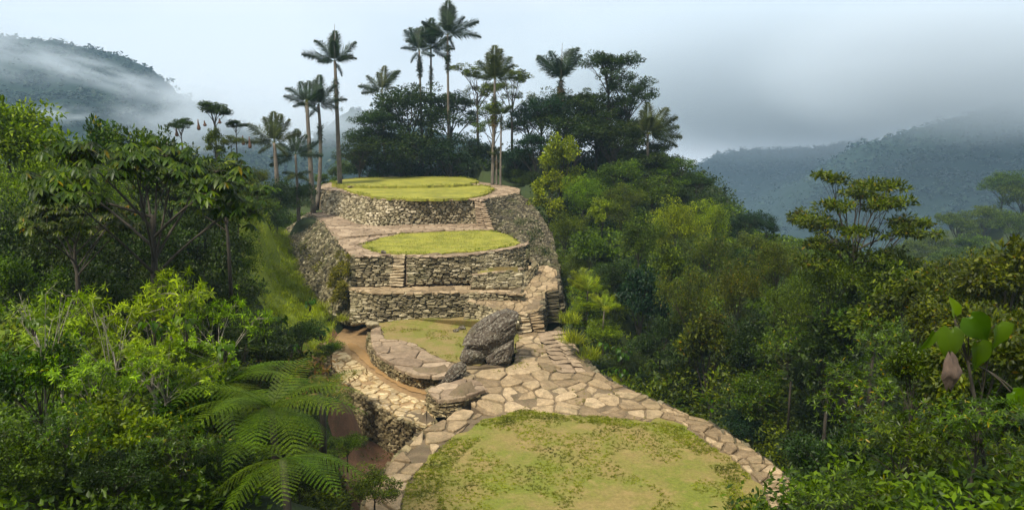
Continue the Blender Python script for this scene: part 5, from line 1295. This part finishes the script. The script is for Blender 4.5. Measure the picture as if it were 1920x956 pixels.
# ------------------------------------------------------------------ mountains
def mountain(name, sil, D, foot, zf, back, seed, rough=1.0, res=(170, 90), label=None):
    """sil: bearings of the crest (px,py); the slope runs from the crest at distance D down to the foot"""
    px = np.linspace(sil[0][0], sil[-1][0], res[0]); py = np.interp(px, [s[0] for s in sil], [s[1] for s in sil])
    dd = np.interp(px, [s[0] for s in sil], [s[2] if len(s) > 2 else 0 for s in sil])
    V_ = []; 
    for j in range(res[1]):
        t = j / (res[1] - 1)
        for i in range(res[0]):
            c = W(px[i], py[i], D + dd[i])
            if t < .7:
                s = t / .7; y = foot + (c.y - foot) * s; z = zf + (c.z - zf) * (s ** 1.15)
                x = c.x * (.35 + .65 * (y / c.y))
            else:
                s = (t - .7) / .3; y = c.y + back * s; z = c.z - (c.z - zf) * s ** 1.4 * .9; x = c.x * (1 + .12 * s)
            q = Vector((x, y, 0)) * .0045 + Vector((seed, 0, 0))
            amp = rough * (28 * (1 - abs(mnoise.noise(q)) * 2) + 10 * mnoise.noise(q * 3)) * (1 - max(0, 1 - abs(t - .7) * 5) * .8) - rough * 14
            fine = 4.5 * mnoise.noise(Vector((x, y, 0)) * .035) + 3.2 * abs(mnoise.noise(Vector((x, y, z)) * .09))
            V_.append((x, y, z + amp + fine))
    ix = np.arange(res[0] * res[1]).reshape(res[1], res[0])
    Fm = np.stack([ix[:-1, :-1].ravel(), ix[:-1, 1:].ravel(), ix[1:, 1:].ravel(), ix[1:, :-1].ravel()], 1)
    o = mobj(name, nmesh(name, V_, Fm, M['forest'], True)); tag(o, kind='structure'); 
    return o, V_
MT = []
MT.append(mountain('mountain', [(-620, 60), (-300, 20), (-100, 40), (60, 62), (150, 76), (205, 88), (245, 106), (278, 128), (300, 160), (345, 185), (400, 205), (470, 240), (560, 300), (700, 380)], 900, 330, -130, 500, 1, 1.0, (210, 120)))
MT.append(mountain('mountain', [(380, 330), (520, 290), (600, 230), (655, 190), (700, 196), (800, 230), (1000, 300), (1150, 340)], 760, 380, -130, 400, 4, .8, (150, 80)))
MT.append(mountain('mountain', [(1180, 360), (1260, 330), (1312, 296), (1340, 282), (1400, 276), (1500, 268), (1600, 262), (1720, 255), (1900, 250)], 1500, 850, -220, 500, 7, 1.0, (150, 80)))
MT.append(mountain('mountain', [(1440, 420), (1500, 350), (1560, 312), (1610, 280), (1645, 258), (1720, 236), (1820, 205), (1920, 180), (2100, 140), (2400, 100), (2700, 90)], 1050, 420, -170, 500, 11, 1.0, (210, 120)))
# forest canopy on the mountains: one mass of treetops
g = np.random.default_rng(5); P = []; S = []
for (o, V_), n, s in zip(MT, (9000, 3500, 5000, 9000), (3.2, 3.0, 4.5, 3.6)):
    Va = np.array(V_); k = g.integers(0, len(Va), n); P.append(Va[k] + g.normal(size=(n, 3)) * [5, 5, .6]); S.append(np.full(n, s))
P = np.concatenate(P); S = np.concatenate(S); m = 9
C = np.repeat(P, m, 0); s = np.repeat(S * g.uniform(.6, 1.5, len(P)), m); nv_ = len(C)
v0 = g.normal(size=(nv_, 3)); v0 /= np.linalg.norm(v0, axis=1, keepdims=True); v0[:, 2] = np.abs(v0[:, 2])
v, f = leaves(C + v0 * s[:, None] * [.8, .8, 1.0], g.normal(size=(nv_, 3)) * [1, 1, .4], v0 + [0, 0, .5], s * 1.1, s * .8, LEAF4)
tag(mobj('forest', nmesh('forest', v, f, leafmat('forest_leaf', (.013, .030, .022), (.022, .046, .034), (.034, .066, .046), trans=.1))), 'unbroken cloud forest covering the distant mountains', 'forest', kind='stuff')

# ------------------------------------------------------------------ build the plants
RB = random.Random(3)
for s in SPEC:
    pr = s['pr']; x, y, z = s['loc']
    if s['kind'] in ('heartleaf', 'banana', 'tuft'):
        pass
    o = empty(s['name'], (x, y, z), s['label'], s['cat'], s['group'], (0, 0, s['rot'] if s['rot'] is not None else RB.uniform(0, 6.28)))
    o.scale = (s['k'], s['k'], s['kz'])
    if pr['trunk'] is not None:
        t = mobj('stalks' if s['kind'] in ('heartleaf', 'banana') else 'trunk', pr['trunk'], o)
    c = mobj('foliage' if s['kind'] in ('heartleaf', 'banana', 'tuft') else 'crown', pr['crown'], o)
    if s['mat'] and s['mat'] != pr['cmat']: swap(c, M[s['mat']])

# palms
U_ = 1.35
palm(637, 335, 97, 628, 116, 'tall pale-stemmed palm with a spear leaf, highest on the west side', 1.0, dirs=[(2.9, .35, 1.05), (2.6, .95, .95), (2.0, 1.25, .8), (.3, .75, .85), (.9, .45, .7), (-.3, .35, .7), (1.5, 1.45, .9), (-1.4, .9, .7), (3.6, .1, .5), (.1, -.9, .45)], tufts=((.80, 1.0, 'leaf_palm'), (.70, .8, 'leaf_olive'), (.25, .5, 'leaf_olive')), seed=1, spear=True, r=.24)
palm(587, 388, 92, 575, 192, 'short leaning palm with bushy head, front one of the pair at the paved corner', .80, dirs=[(2.7, .75, 1.0), (2.2, 1.0, .9), (2.9, .25, .9), (1.4, 1.3, .8), (.6, .9, .8), (-.2, .55, .6), (3.3, -.3, .5), (.2, -.6, .5)], tufts=((.97, .7, 'leaf_olive'), (.12, .8, 'leaf_olive')), seed=2, r=.26)
palm(593, 378, 94, 597, 198, 'curving palm with plume head, beside the short leaning palm', .85, dirs=[(1.6, 1.35, 1.05), (2.0, 1.0, 1.0), (.9, .9, 1.0), (.3, .45, .95), (2.7, .55, .8), (-.2, -.1, .7), (3.1, .2, .7), (-1.2, .9, .8), (3.4, -.8, .5)], tufts=((.72, 1.0, 'leaf_dark'), (.30, .6, 'leaf_yellow')), seed=3, bend=.7, r=.22)
palm(521, 345, 84, 514, 268, 'stout palm with long arching fronds rising over the west canopy', .80, mat='leaf_palm_warm', dirs=[(2.8, .55, 1.15), (3.0, .15, 1.0), (2.2, 1.15, 1.0), (1.2, 1.2, 1.0), (.8, .9, .95), (.2, .5, .9), (-.3, -.5, .6), (3.5, -.5, .6), (1.7, 1.4, 1.0)], tufts=((.35, .8, 'leaf_olive'),), seed=4, r=.22, ext=3)
palm(559, 375, 88, 554, 290, 'hazy dark palm just east of the stout arching palm', .72, dirs=[(2.6, .6), (2.1, 1.1), (.9, 1.0), (.4, .5), (-.1, .1), (3.1, .1), (1.5, 1.3), (3.4, -.4)], seed=5, r=.15, ext=3)
palm(557, 385, 86, 556, 325, 'small drooping palm beneath the hazy dark palm', .42, mat='leaf_palm_warm', dirs=[(2.8, -.3), (3.1, .1), (.1, .1), (-.2, -.4), (1.5, -.2), (4.5, -.2)], seed=6, r=.10, ext=3)
palm(722, 300, 122, 716, 170, 'half hidden palm whose fronds top the west dark tree', .95, mat='leaf_palm_warm', dirs=[(2.9, .25, 1.0), (2.7, .7, .9), (2.0, 1.2, .8), (.9, 1.0, 1.1), (.6, .85, 1.1), (1.3, 1.25, 1.0), (3.1, 0, .8), (.1, .4, .6)], seed=7)
palm(793, 320, 116, 786, 96, 'western palm of the high cluster of three', 1.0, dirs=[(2.5, .85, 1.0), (2.2, 1.1, 1.0), (2.8, .4, .7), (1.4, 1.3, .9), (.8, .9, .9), (.2, .4, .7), (3.3, -.7, .5), (1.8, 1.0, 1.0), (-.3, -.3, .6)], tufts=((.90, 1.2, 'leaf_palm'), (.84, 1.0, 'leaf_palm')), seed=8)
palm(808, 320, 118, 808, 90, 'middle palm of the high cluster of three', 1.05, dirs=[(2.3, .9, 1.0), (1.8, 1.2, 1.0), (1.0, 1.1, 1.0), (.5, .5, .9), (.1, .1, .8), (2.9, .5, .9), (-.2, -.5, .7), (1.4, 1.4, 1.0)], tufts=((.80, .9, 'leaf_dark'), (.74, .8, 'leaf_olive')), seed=9)
palm(842, 322, 114, 839, 66, 'tallest palm of all, eastern one of the high cluster', 1.12, dirs=[(1.8, 1.3, 1.0), (1.45, 1.45, 1.05), (1.1, 1.2, .95), (.25, .55, 1.05), (.0, .18, 1.0), (.5, .85, .8), (2.8, .45, .95), (3.2, .1, .8), (-1.5, .6, .6), (.3, -1.0, .4), (3.4, -.9, .45)], tufts=((.87, 1.2, 'leaf_dark'), (.80, 1.2, 'leaf_palm'), (.55, .5, 'leaf_olive')), seed=10)
palm(923, 345, 100, 928, 150, 'olive-tinted palm standing over the top path', 1.0, mat='leaf_palm_warm', dirs=[(1.7, 1.4, 1.05), (2.2, 1.15, .9), (1.2, 1.3, 1.0), (.8, 1.0, 1.0), (.5, .7, .8), (2.7, .8, .8), (3.0, .3, .7), (.1, .3, .7), (4.7, .9, .9)], tufts=((.80, 1.0, 'leaf_olive'), (.70, 1.3, 'leaf_yellow'), (.62, 1.0, 'leaf_dead')), seed=11, r=.2)
palm(938, 346, 99, 940, 215, 'slim second trunk beside the olive-tinted palm', .5, mat='leaf_palm_warm', n=6, seed=12, r=.13, tufts=((.9, .8, 'leaf_dark'),))
palm(931, 345, 99.5, 931, 290, 'short thin palm squeezed between the paired trunks', .35, mat='leaf_palm_warm', n=6, seed=13, r=.12, tufts=((.7, .5, 'leaf_dead'),))
palm(1046, 260, 106, 1052, 150, 'dark palm with V-shaped head above the domed olive tree', 1.08, dirs=[(2.5, .95, 1.1), (2.2, 1.1, 1.0), (2.75, .7, 1.0), (.7, 1.1, 1.15), (.95, 1.2, 1.1), (.45, .9, 1.0), (1.5, 1.0, .6), (4.5, .9, .8)], tufts=((.86, 1.3, 'leaf_dark'), (.74, 1.2, 'leaf_dead'), (.60, 1.2, 'leaf_dead')), seed=14, spear=True, r=.3)
palm(1216, 330, 99, 1214, 252, 'ragged palm reaching out east towards the cloudy valley', 1.0, dirs=[(.3, .55, 1.1), (.55, .8, 1.1), (.0, .05, 1.05), (-.2, -.15, .95), (1.4, 1.3, 1.0), (2.0, 1.1, .8), (2.7, .6, .7), (4.6, .8, .9), (.1, .3, 1.0)], mat='leaf_palm_warm', seed=15)
palm(1100, 590, 60, 1102, 545, 'small fan-like palm at the forest edge by the ramp', .55, mat='leaf_yellow', dirs=[(2.9, .5, .8), (2.5, .9, .9), (1.8, 1.1, .9), (1.2, 1.0, .8), (.6, .7, .9), (.1, .3, .8), (4.7, .5, .8), (4.0, .5, .8)], seed=16, r=.08, group='small palms at the forest edge')
palm(1130, 605, 57, 1134, 575, 'little yellowing palm below the fan-like palm', .38, mat='leaf_yellow', dirs=[(3.0, .2), (2.4, .7), (1.4, 1.0), (.6, .6), (0, .1), (4.7, .2), (5.5, .3)], seed=17, r=.06, group='small palms at the forest edge')

# tree ferns
tree_fern(508, 765, 15.5, 'large tree fern spreading its bright fronds above the gully', n=19, s=.82, seed=1, els=(-.55, .65))
tree_fern(425, 722, 17.5, 'tree fern with flatter fronds behind the large one', n=14, s=.85, seed=2, els=(-.35, .5))
tree_fern(530, 860, 14.0, 'low tree fern in shade under the large one', n=9, s=.7, seed=3, els=(-.3, .2))
tree_fern(600, 735, 19, 'young tree fern leaning over the gully', n=7, s=.55, seed=4, els=(.1, .8), h=1.2)

# hanging nests of woven grass
for i, (px, py, l, lb) in enumerate([(371, 224, 20, 'longest woven nest on the west side of the flat-topped tree'), (330, 238, 18, 'woven nest hanging from the small flat-topped tree'), (411, 222, 10, 'short woven nest at the east side of the flat-topped crown'), (383, 226, 11, 'short woven nest near the middle of the flat crown'), (455, 254, 18, 'woven nest under the little leaning crown'), (467, 256, 22, 'lowest woven nest beside the arching palm')]):
    D = 65; t = W(px, py, D); m = D / F; mb = MB(); L_ = l * m
    tube(mb, [Vector((0, 0, L_)), Vector((0, 0, L_ * .75)), Vector((.02, 0, L_ * .5)), Vector((.03, 0, L_ * .22)), Vector((.02, 0, .04)), Vector((.02, 0, 0))], [.03, .05, .08, .15, .13, .04], 8)
    me = mb.mesh('bird_nest', M['nest'], True); o = mobj('bird_nest', me, loc=t - Vector((0, 0, L_))); tag(o, lb, 'nest', 'hanging woven nests')

# hanging dried leaf and large leaves of the climbing plant, near on the east
root = empty('climbing_plant', W(1800, 760, 11), 'climber with huge glossy leaves and one curled brown leaf', 'plant'); mb = MB()
off = root.location.copy(); st = [W(1850, 900, 11) - off, W(1830, 760, 11) - off, W(1815, 680, 11) - off, W(1790, 600, 11) - off]
tube(mb, st, [.03, .028, .022, .015], 6); mobj('stem', mb.mesh('stem', M['bark_dark'], True), root)
for (px, py, dx, dz, L_, w_, mt, nx) in [(1782, 622, -.10, -1, .62, .40, 'leaf_mid', -.9), (1815, 600, .55, -.7, .60, .46, 'leaf_near', -1.2), (1832, 648, .15, -1, .56, .46, 'leaf_near', .6), (1868, 615, .2, -.9, .50, .56, 'leaf_big', 1.1), (1790, 600, -.2, .7, .40, .26, 'leaf_bright', .8), (1895, 742, .5, -.5, .5, .36, 'leaf_big', -.8), (1752, 628, -.5, -.8, .46, .24, 'leaf_near', 1.6), (1912, 750, .2, -1, .55, .45, 'leaf_near', .9)]:
    p = W(px, py - 8, 10.8) - off; v, f = leaves([p[:]], [(dx, -.25, dz)], [(nx * .5, -1, .35)], np.array([L_ * .72]), np.array([w_ * .85]), HEART)
    mobj('leaf', nmesh('leaf', v, f, M[mt], True), root)
    mb = MB(); tube(mb, bez(st[2], (st[2] + p) / 2 + Vector((0, 0, .15)), p, 5), .009, 4); mobj('leaf_stalk', mb.mesh('leaf_stalk', M['bark_dark']), root)
p = W(1775, 690, 10.7) - off; vs = []; fs = []; n1, n2 = 10, 9
for i in range(n1):
    t = i / (n1 - 1); z = -.45 * t; rr = .15 * sin(pi * (t * .85 + .08)) * (1 + .12 * sin(t * 14))
    for j in range(n2):
        a = -1.9 + 3.8 * j / (n2 - 1); vs.append((p.x + rr * 1.1 * cos(a + .6) + .05 * t, p.y - rr * sin(a + .6) * .9, p.z + .22 + z * 1.15 + .04 * sin(j * 2.1)))
for i in range(n1 - 1):
    for j in range(n2 - 1): fs.append([i * n2 + j, i * n2 + j + 1, (i + 1) * n2 + j + 1, (i + 1) * n2 + j])
mobj('dead_leaf', nmesh('dead_leaf', vs, fs, bark('dry_leaf', (.03, .019, .012), (.12, .078, .052), 9), True), root)

# ------------------------------------------------------------------ ground cover and grass
def scatter(name, label, boxes, n, mat, L, Wd, h, seed, keep=None, up=1.0, tpl=LEAF4, clump=1, thr=-.2, steep=None, zfun=None, cat='ground cover', avoid=None):
    g = np.random.default_rng(seed); P = []
    for poly, w in boxes:
        xs = [p[0] for p in poly]; ys = [p[1] for p in poly]; m = int(n * w)
        x = g.uniform(min(xs), max(xs), m); y = g.uniform(min(ys), max(ys), m)
        ok = [inside(a, b, poly) and mnoise.noise(Vector((a, b, seed)) * .45) > thr for a, b in zip(x, y)]
        if avoid: ok = [o_ and not inside(a, b, avoid) for o_, a, b in zip(ok, x, y)]
        x, y = x[ok], y[ok]
        if zfun is not None: z = np.array([zfun(a, b) for a, b in zip(x, y)])
        else:
            z = Hraw(x, y); z = np.array([cut(a, b, c) if -16 < a < 32 and 6 < b < 76 else c for a, b, c in zip(x, y, z)]); bad = np.zeros(len(x), bool)
            for poly2, zc in FORCED:
                for i, (a, b) in enumerate(zip(x, y)):
                    if not bad[i] and inside(a, b, poly2): bad[i] = True
            x, y, z = x[~bad], y[~bad], z[~bad]
        P.append(np.stack([x, y, z], 1))
    P = np.concatenate(P); P = np.repeat(P, clump, 0); n = len(P)
    if clump > 1: P[:, :2] += g.normal(0, h * .6, (n, 2))
    P[:, 2] += g.uniform(-.05, 1, n) * h * (1 if clump > 1 else .4)
    d = g.normal(size=(n, 3)) * [.8, .8, .35] + [0, 0, up]; nr = g.normal(size=(n, 3)) * .5 + [0, -.2, .8]
    v, f = leaves(P, d, nr, L * g.uniform(.6, 1.4, n), Wd * g.uniform(.7, 1.2, n), tpl)
    o = mobj(name, nmesh(name, v, f, M[mat])); tag(o, label, cat, kind='stuff'); return o
pl = lambda *a: [tuple(W(*q))[:2] for q in a]
scatter('grass', 'long bright grass on the slope west of the flank', [(grs, 1)], 26000, 'leaf_slope', .34, .04, .3, 1, up=1.1, clump=4, thr=-.6)
left_zone = [(-7, 20), (-7.5, 24), (-11, 36), (-14, 46), (-17.5, 58), (-22, 72), (-27, 95), (-60, 95), (-55, 50), (-30, 25), (-16, 20)]
right_zone = [(10, 19), (11, 22), (16, 34), (14, 44), (8, 50), (4.5, 58), (5.5, 68), (4, 84), (10, 100), (45, 100), (50, 60), (35, 30), (16, 19)]
scatter('undergrowth', 'tangled dark ground cover beneath the west trees', [(left_zone, 1)], 24000, 'leaf_mid', .34, .18, .8, 2, up=.4, clump=7, thr=-.7, avoid=grs)
scatter('undergrowth', 'tangled dark ground cover beneath the east trees', [(right_zone, 1)], 24000, 'leaf_mid', .34, .18, .8, 3, up=.4, clump=7, thr=-.7)
scatter('undergrowth', 'dark low growth on the ground behind the top terrace', [([(-34, 96), (-20, 108), (6, 108), (2, 88), (12, 84), (30, 100), (20, 125), (-35, 125)], 1)], 14000, 'leaf_dark', .4, .22, 1.2, 23, up=.4, clump=6, thr=-.9)
scatter('undergrowth', 'small-leaved tangle on the ground close to the viewer', [([(-8, 8), (-16, 8), (-20, 22), (-6, 24), (-5, 14)], .5), ([(3, 9), (5, 16), (11, 23), (20, 22), (16, 8)], .5)], 26000, 'leaf_mid', .15, .075, .5, 33, up=.4, clump=6, thr=-.9)
scatter('weeds', 'small weeds in the reddish gully', [(gul, 1)], 700, 'leaf_mid', .12, .07, .25, 4, up=.6, clump=10, thr=.12)
scatter('weeds', 'fringe of grass and seedlings along the flagstone path edge', [([tuple(p)[:2] for p in PZ([(1060, 600), (1100, 640), (1180, 700), (1260, 745), (1300, 770), (1260, 700), (1160, 620), (1090, 570)], -17)], 1)], 1500, 'leaf_slope', .35, .035, .35, 5, up=.9, clump=10, thr=-.4)
scatter('grass', 'short patchy grass of the worn near terrace', [([tuple(p)[:2] for p in fg_lawn], 1)], 9000, 'leaf_turf', .085, .026, .04, 6, up=.12, clump=9, thr=-.06, zfun=lambda x, y: zF)
inner = [q * .80 + sum(fg_lawn, Vector()) / len(fg_lawn) * .20 for q in fg_lawn]
scatter('grass', 'bright green grass growing thicker round the border of the near terrace', [([tuple(p)[:2] for p in fg_lawn], 1)], 20000, 'leaf_turf', .10, .028, .05, 16, up=.15, clump=8, thr=-.12, zfun=lambda x, y: zF, avoid=[tuple(p)[:2] for p in inner])
scatter('grass', 'thin green patches on the small lawn by the boulder', [([tuple(p)[:2] for p in semil], 1)], 3500, 'leaf_turf', .10, .026, .05, 7, up=.8, clump=6, thr=.15, zfun=lambda x, y: -16)
scatter('grass', 'clipped yellow-green turf of the middle circle', [([tuple(p)[:2] for p in lawn2], 1)], 9000, 'leaf_turf', .09, .025, .04, 8, up=.5, clump=1, thr=-.3, zfun=lambda x, y: -10.95)
for nm, pol, zz, sd_ in (('middle', lawn2, -10.95, 51), ('lower top', topB, -8.08, 52), ('upper top', topA, -7.8, 53)):
    cn = sum(pol, Vector()) / len(pol); ri = [tuple((q * .93 + cn * .07))[:2] for q in pol]; ro = [tuple((q * 1.015 - cn * .015))[:2] for q in pol]
    scatter('grass', 'longer ragged grass along the rim of the ' + nm + ' platform', [(ro, 1)], 5000, 'leaf_turf', .13, .035, .07, sd_, up=.8, clump=5, thr=-.05, zfun=lambda x, y, zz=zz: zz, avoid=ri)
scatter('weeds', 'tiny weeds growing in the joints of the flagstone path', [([tuple(p)[:2] for p in main], 1)], 1500, 'leaf_turf', .10, .03, .06, 54, up=.6, clump=8, thr=.12, zfun=lambda x, y: ZF(x, y) - .02)
scatter('undergrowth', 'low dark plants against the outer edge of the near terrace', [([(11, 27), (17, 27), (18, 50), (9, 54), (8, 50), (11, 42)], .6), ([(-18, 20), (-7, 22), (-8, 36), (-13, 46), (-20, 46)], .8)], 22000, 'leaf_mid', .24, .13, .6, 55, up=.4, clump=6, thr=-.9)
def on_wall(name, label, quad, n, mat, L_, W_, seed, cat='moss'):
    g = np.random.default_rng(seed); a, b, c, d_ = [np.array(q[:]) for q in quad]
    u = g.uniform(0, 1, n)[:, None]; v = g.uniform(0, 1, n)[:, None]
    P = (a * (1 - u) + b * u) * (1 - v) + (d_ * (1 - u) + c * u) * v
    keep = np.array([mnoise.noise(Vector(p) * .9) > -.08 for p in P]); P = P[keep]; n = len(P)
    nrm = np.cross(b - a, d_ - a); nrm /= np.linalg.norm(nrm); nrm *= -1 if nrm @ (a) > 0 else 1
    v, f = leaves(P + nrm * g.uniform(.05, .3, n)[:, None], nrm * .7 + g.normal(size=(n, 3)) * .5 + [0, 0, -.55], g.normal(size=(n, 3)) * .4 + nrm + [0, 0, .3], L_ * g.uniform(.6, 1.4, n), W_ * g.uniform(.7, 1.3, n), LEAF4)
    o = mobj(name, nmesh(name, v, f, M[mat])); tag(o, label, cat, kind='stuff')
on_wall('moss', 'golden hanging moss strip down the corner of the mossy flank', [Z(640, 470, -11.1), Z(664, 482, -11.1), Z(650, 560, -14.2), Z(606, 575, -15.2)], 5000, 'leaf_moss', .28, .07, 1)
on_wall('moss', 'green creepers on the upper mossy flank', [Z(600, 420, -11.3), Z(628, 446, -11.3), Z(600, 520, -14.0), Z(560, 470, -13.0)], 1800, 'leaf_moss', .22, .09, 2)
on_wall('moss', 'weedy growth over the dark hollow of the thin-coursed wall', [Z(800, 566, -14.4), Z(850, 566, -14.4), Z(856, 594, -15.8), Z(800, 596, -15.8)], 700, 'leaf_olive', .18, .08, 3)
on_wall('moss', 'scattered weeds on the dark embankment', [Z(950, 395, -9.2), Z(1010, 420, -10.2), Z(1035, 485, -12.0), Z(985, 470, -11.5)], 1300, 'leaf_dark', .2, .08, 4)

# dry fallen leaves left of the gully
g = np.random.default_rng(9); n = 420; c = W(565, 705, 33); P = np.array(c[:]) + g.normal(size=(n, 3)) * [1.0, .8, .35]
v, f = leaves(P, g.normal(size=(n, 3)) * [1, 1, .6], g.normal(size=(n, 3)) + [0, -.5, .6], g.uniform(.2, .45, n), g.uniform(.04, .09, n), LEAF6)
tag(mobj('leaves', nmesh('leaves', v, f, M['leaf_dead'])), 'heap of dry brown palm litter beside the gully', 'leaves', kind='stuff')

# ------------------------------------------------------------------ air: haze box and drifting mist
def volmat(name, col, dens, aniso=.0):
    m = bpy.data.materials.new(name); m.use_nodes = True; N = m.node_tree.nodes; N.remove(N['Principled BSDF'])
    v = N.new('ShaderNodeVolumePrincipled'); v.inputs['Color'].default_value = (*col, 1); v.inputs['Density'].default_value = dens; v.inputs['Anisotropy'].default_value = aniso
    m.node_tree.links.new(v.outputs[0], N['Material Output'].inputs['Volume']); return m, N, m.node_tree.links, v
hm, _, _, _ = volmat('haze', (.50, .75, 1.0), .00024)
x0, x1, y0, y1, z0, z1 = -2700, 2700, -2300, 2750, -290, 330
hb = nmesh('haze', [(x0, y0, z0), (x1, y0, z0), (x1, y1, z0), (x0, y1, z0), (x0, y0, z1), (x1, y0, z1), (x1, y1, z1), (x0, y1, z1)], [[0, 3, 2, 1], [4, 5, 6, 7], [0, 1, 5, 4], [1, 2, 6, 5], [2, 3, 7, 6], [3, 0, 4, 7]], hm)
tag(mobj('haze', hb), 'even blue valley haze', 'haze', kind='stuff')
def mist(px, py, D, wpx, hpx, dep, dens, label, nscale=3.0, seed=0, thr=(.42, .62), rot=0, flat=False):
    c = W(px, py, D); m_, N, L, v = volmat('mist', (.82, .91, 1.0), 0, .0)
    t = N.new('ShaderNodeTexCoord'); mp_ = N.new('ShaderNodeMapping'); mp_.inputs['Location'].default_value = (seed, seed * .7, 0)
    n_ = N.new('ShaderNodeTexNoise'); n_.inputs['Scale'].default_value = nscale; n_.inputs['Detail'].default_value = 3.5; n_.inputs['Roughness'].default_value = .55
    L.new(t.outputs['Object'], mp_.inputs[0]); L.new(mp_.outputs[0], n_.inputs['Vector'])
    r_ = N.new('ShaderNodeMapRange'); r_.inputs[1].default_value = thr[0]; r_.inputs[2].default_value = thr[1]; L.new(n_.outputs['Fac'], r_.inputs[0])
    ln = N.new('ShaderNodeVectorMath'); ln.operation = 'LENGTH'; L.new(t.outputs['Object'], ln.inputs[0])
    fo = N.new('ShaderNodeMapRange'); fo.inputs[1].default_value = 1.0; fo.inputs[2].default_value = .25; fo.interpolation_type = 'SMOOTHSTEP'; L.new(ln.outputs['Value'], fo.inputs[0])
    a = N.new('ShaderNodeMath'); a.operation = 'MULTIPLY'; L.new(r_.outputs[0], a.inputs[0]); L.new(fo.outputs[0], a.inputs[1])
    b = N.new('ShaderNodeMath'); b.operation = 'MULTIPLY'; b.inputs[1].default_value = dens; L.new(a.outputs[0], b.inputs[0]); L.new(b.outputs[0], v.inputs['Density'])
    bm = bmesh.new(); bmesh.ops.create_icosphere(bm, subdivisions=2, radius=1.05); me = bpy.data.meshes.new('mist'); bm.to_mesh(me); bm.free(); me.materials.append(m_)
    o = mobj('mist', me, loc=c); o.scale = (wpx * D / F / 2, dep / 2, hpx * D / F / 2); o.rotation_euler = (0, rot, 0)
    tag(o, label, 'mist', kind='stuff')
mist(-20, 75, 680, 420, 170, 160, .018, 'bright cloud wrapping the top of the western mountain', 2.2, 1, rot=.25)
mist(190, 140, 640, 330, 75, 100, .020, 'wisp of mist drawn across the western mountain face', 2.6, 2, rot=.30)
mist(370, 215, 640, 330, 190, 200, .020, 'mist pouring off the end of the western mountain', 2.0, 3, thr=(.36, .6))
mist(600, 215, 560, 420, 170, 200, .016, 'mist behind the slender palms', 2.0, 4, thr=(.36, .6))
mist(110, 215, 480, 160, 50, 80, .02, 'small scrap of mist in front of the western mountain', 2.0, 5)
mist(1480, 140, 1350, 1300, 370, 600, .015, 'flat cloud deck cutting off the farther eastern ridge', 1.4, 6, thr=(.2, .45))
mist(1850, 120, 800, 1000, 340, 400, .018, 'grey cloud deck lying on the nearer eastern ridge', 1.4, 7, thr=(.2, .45))
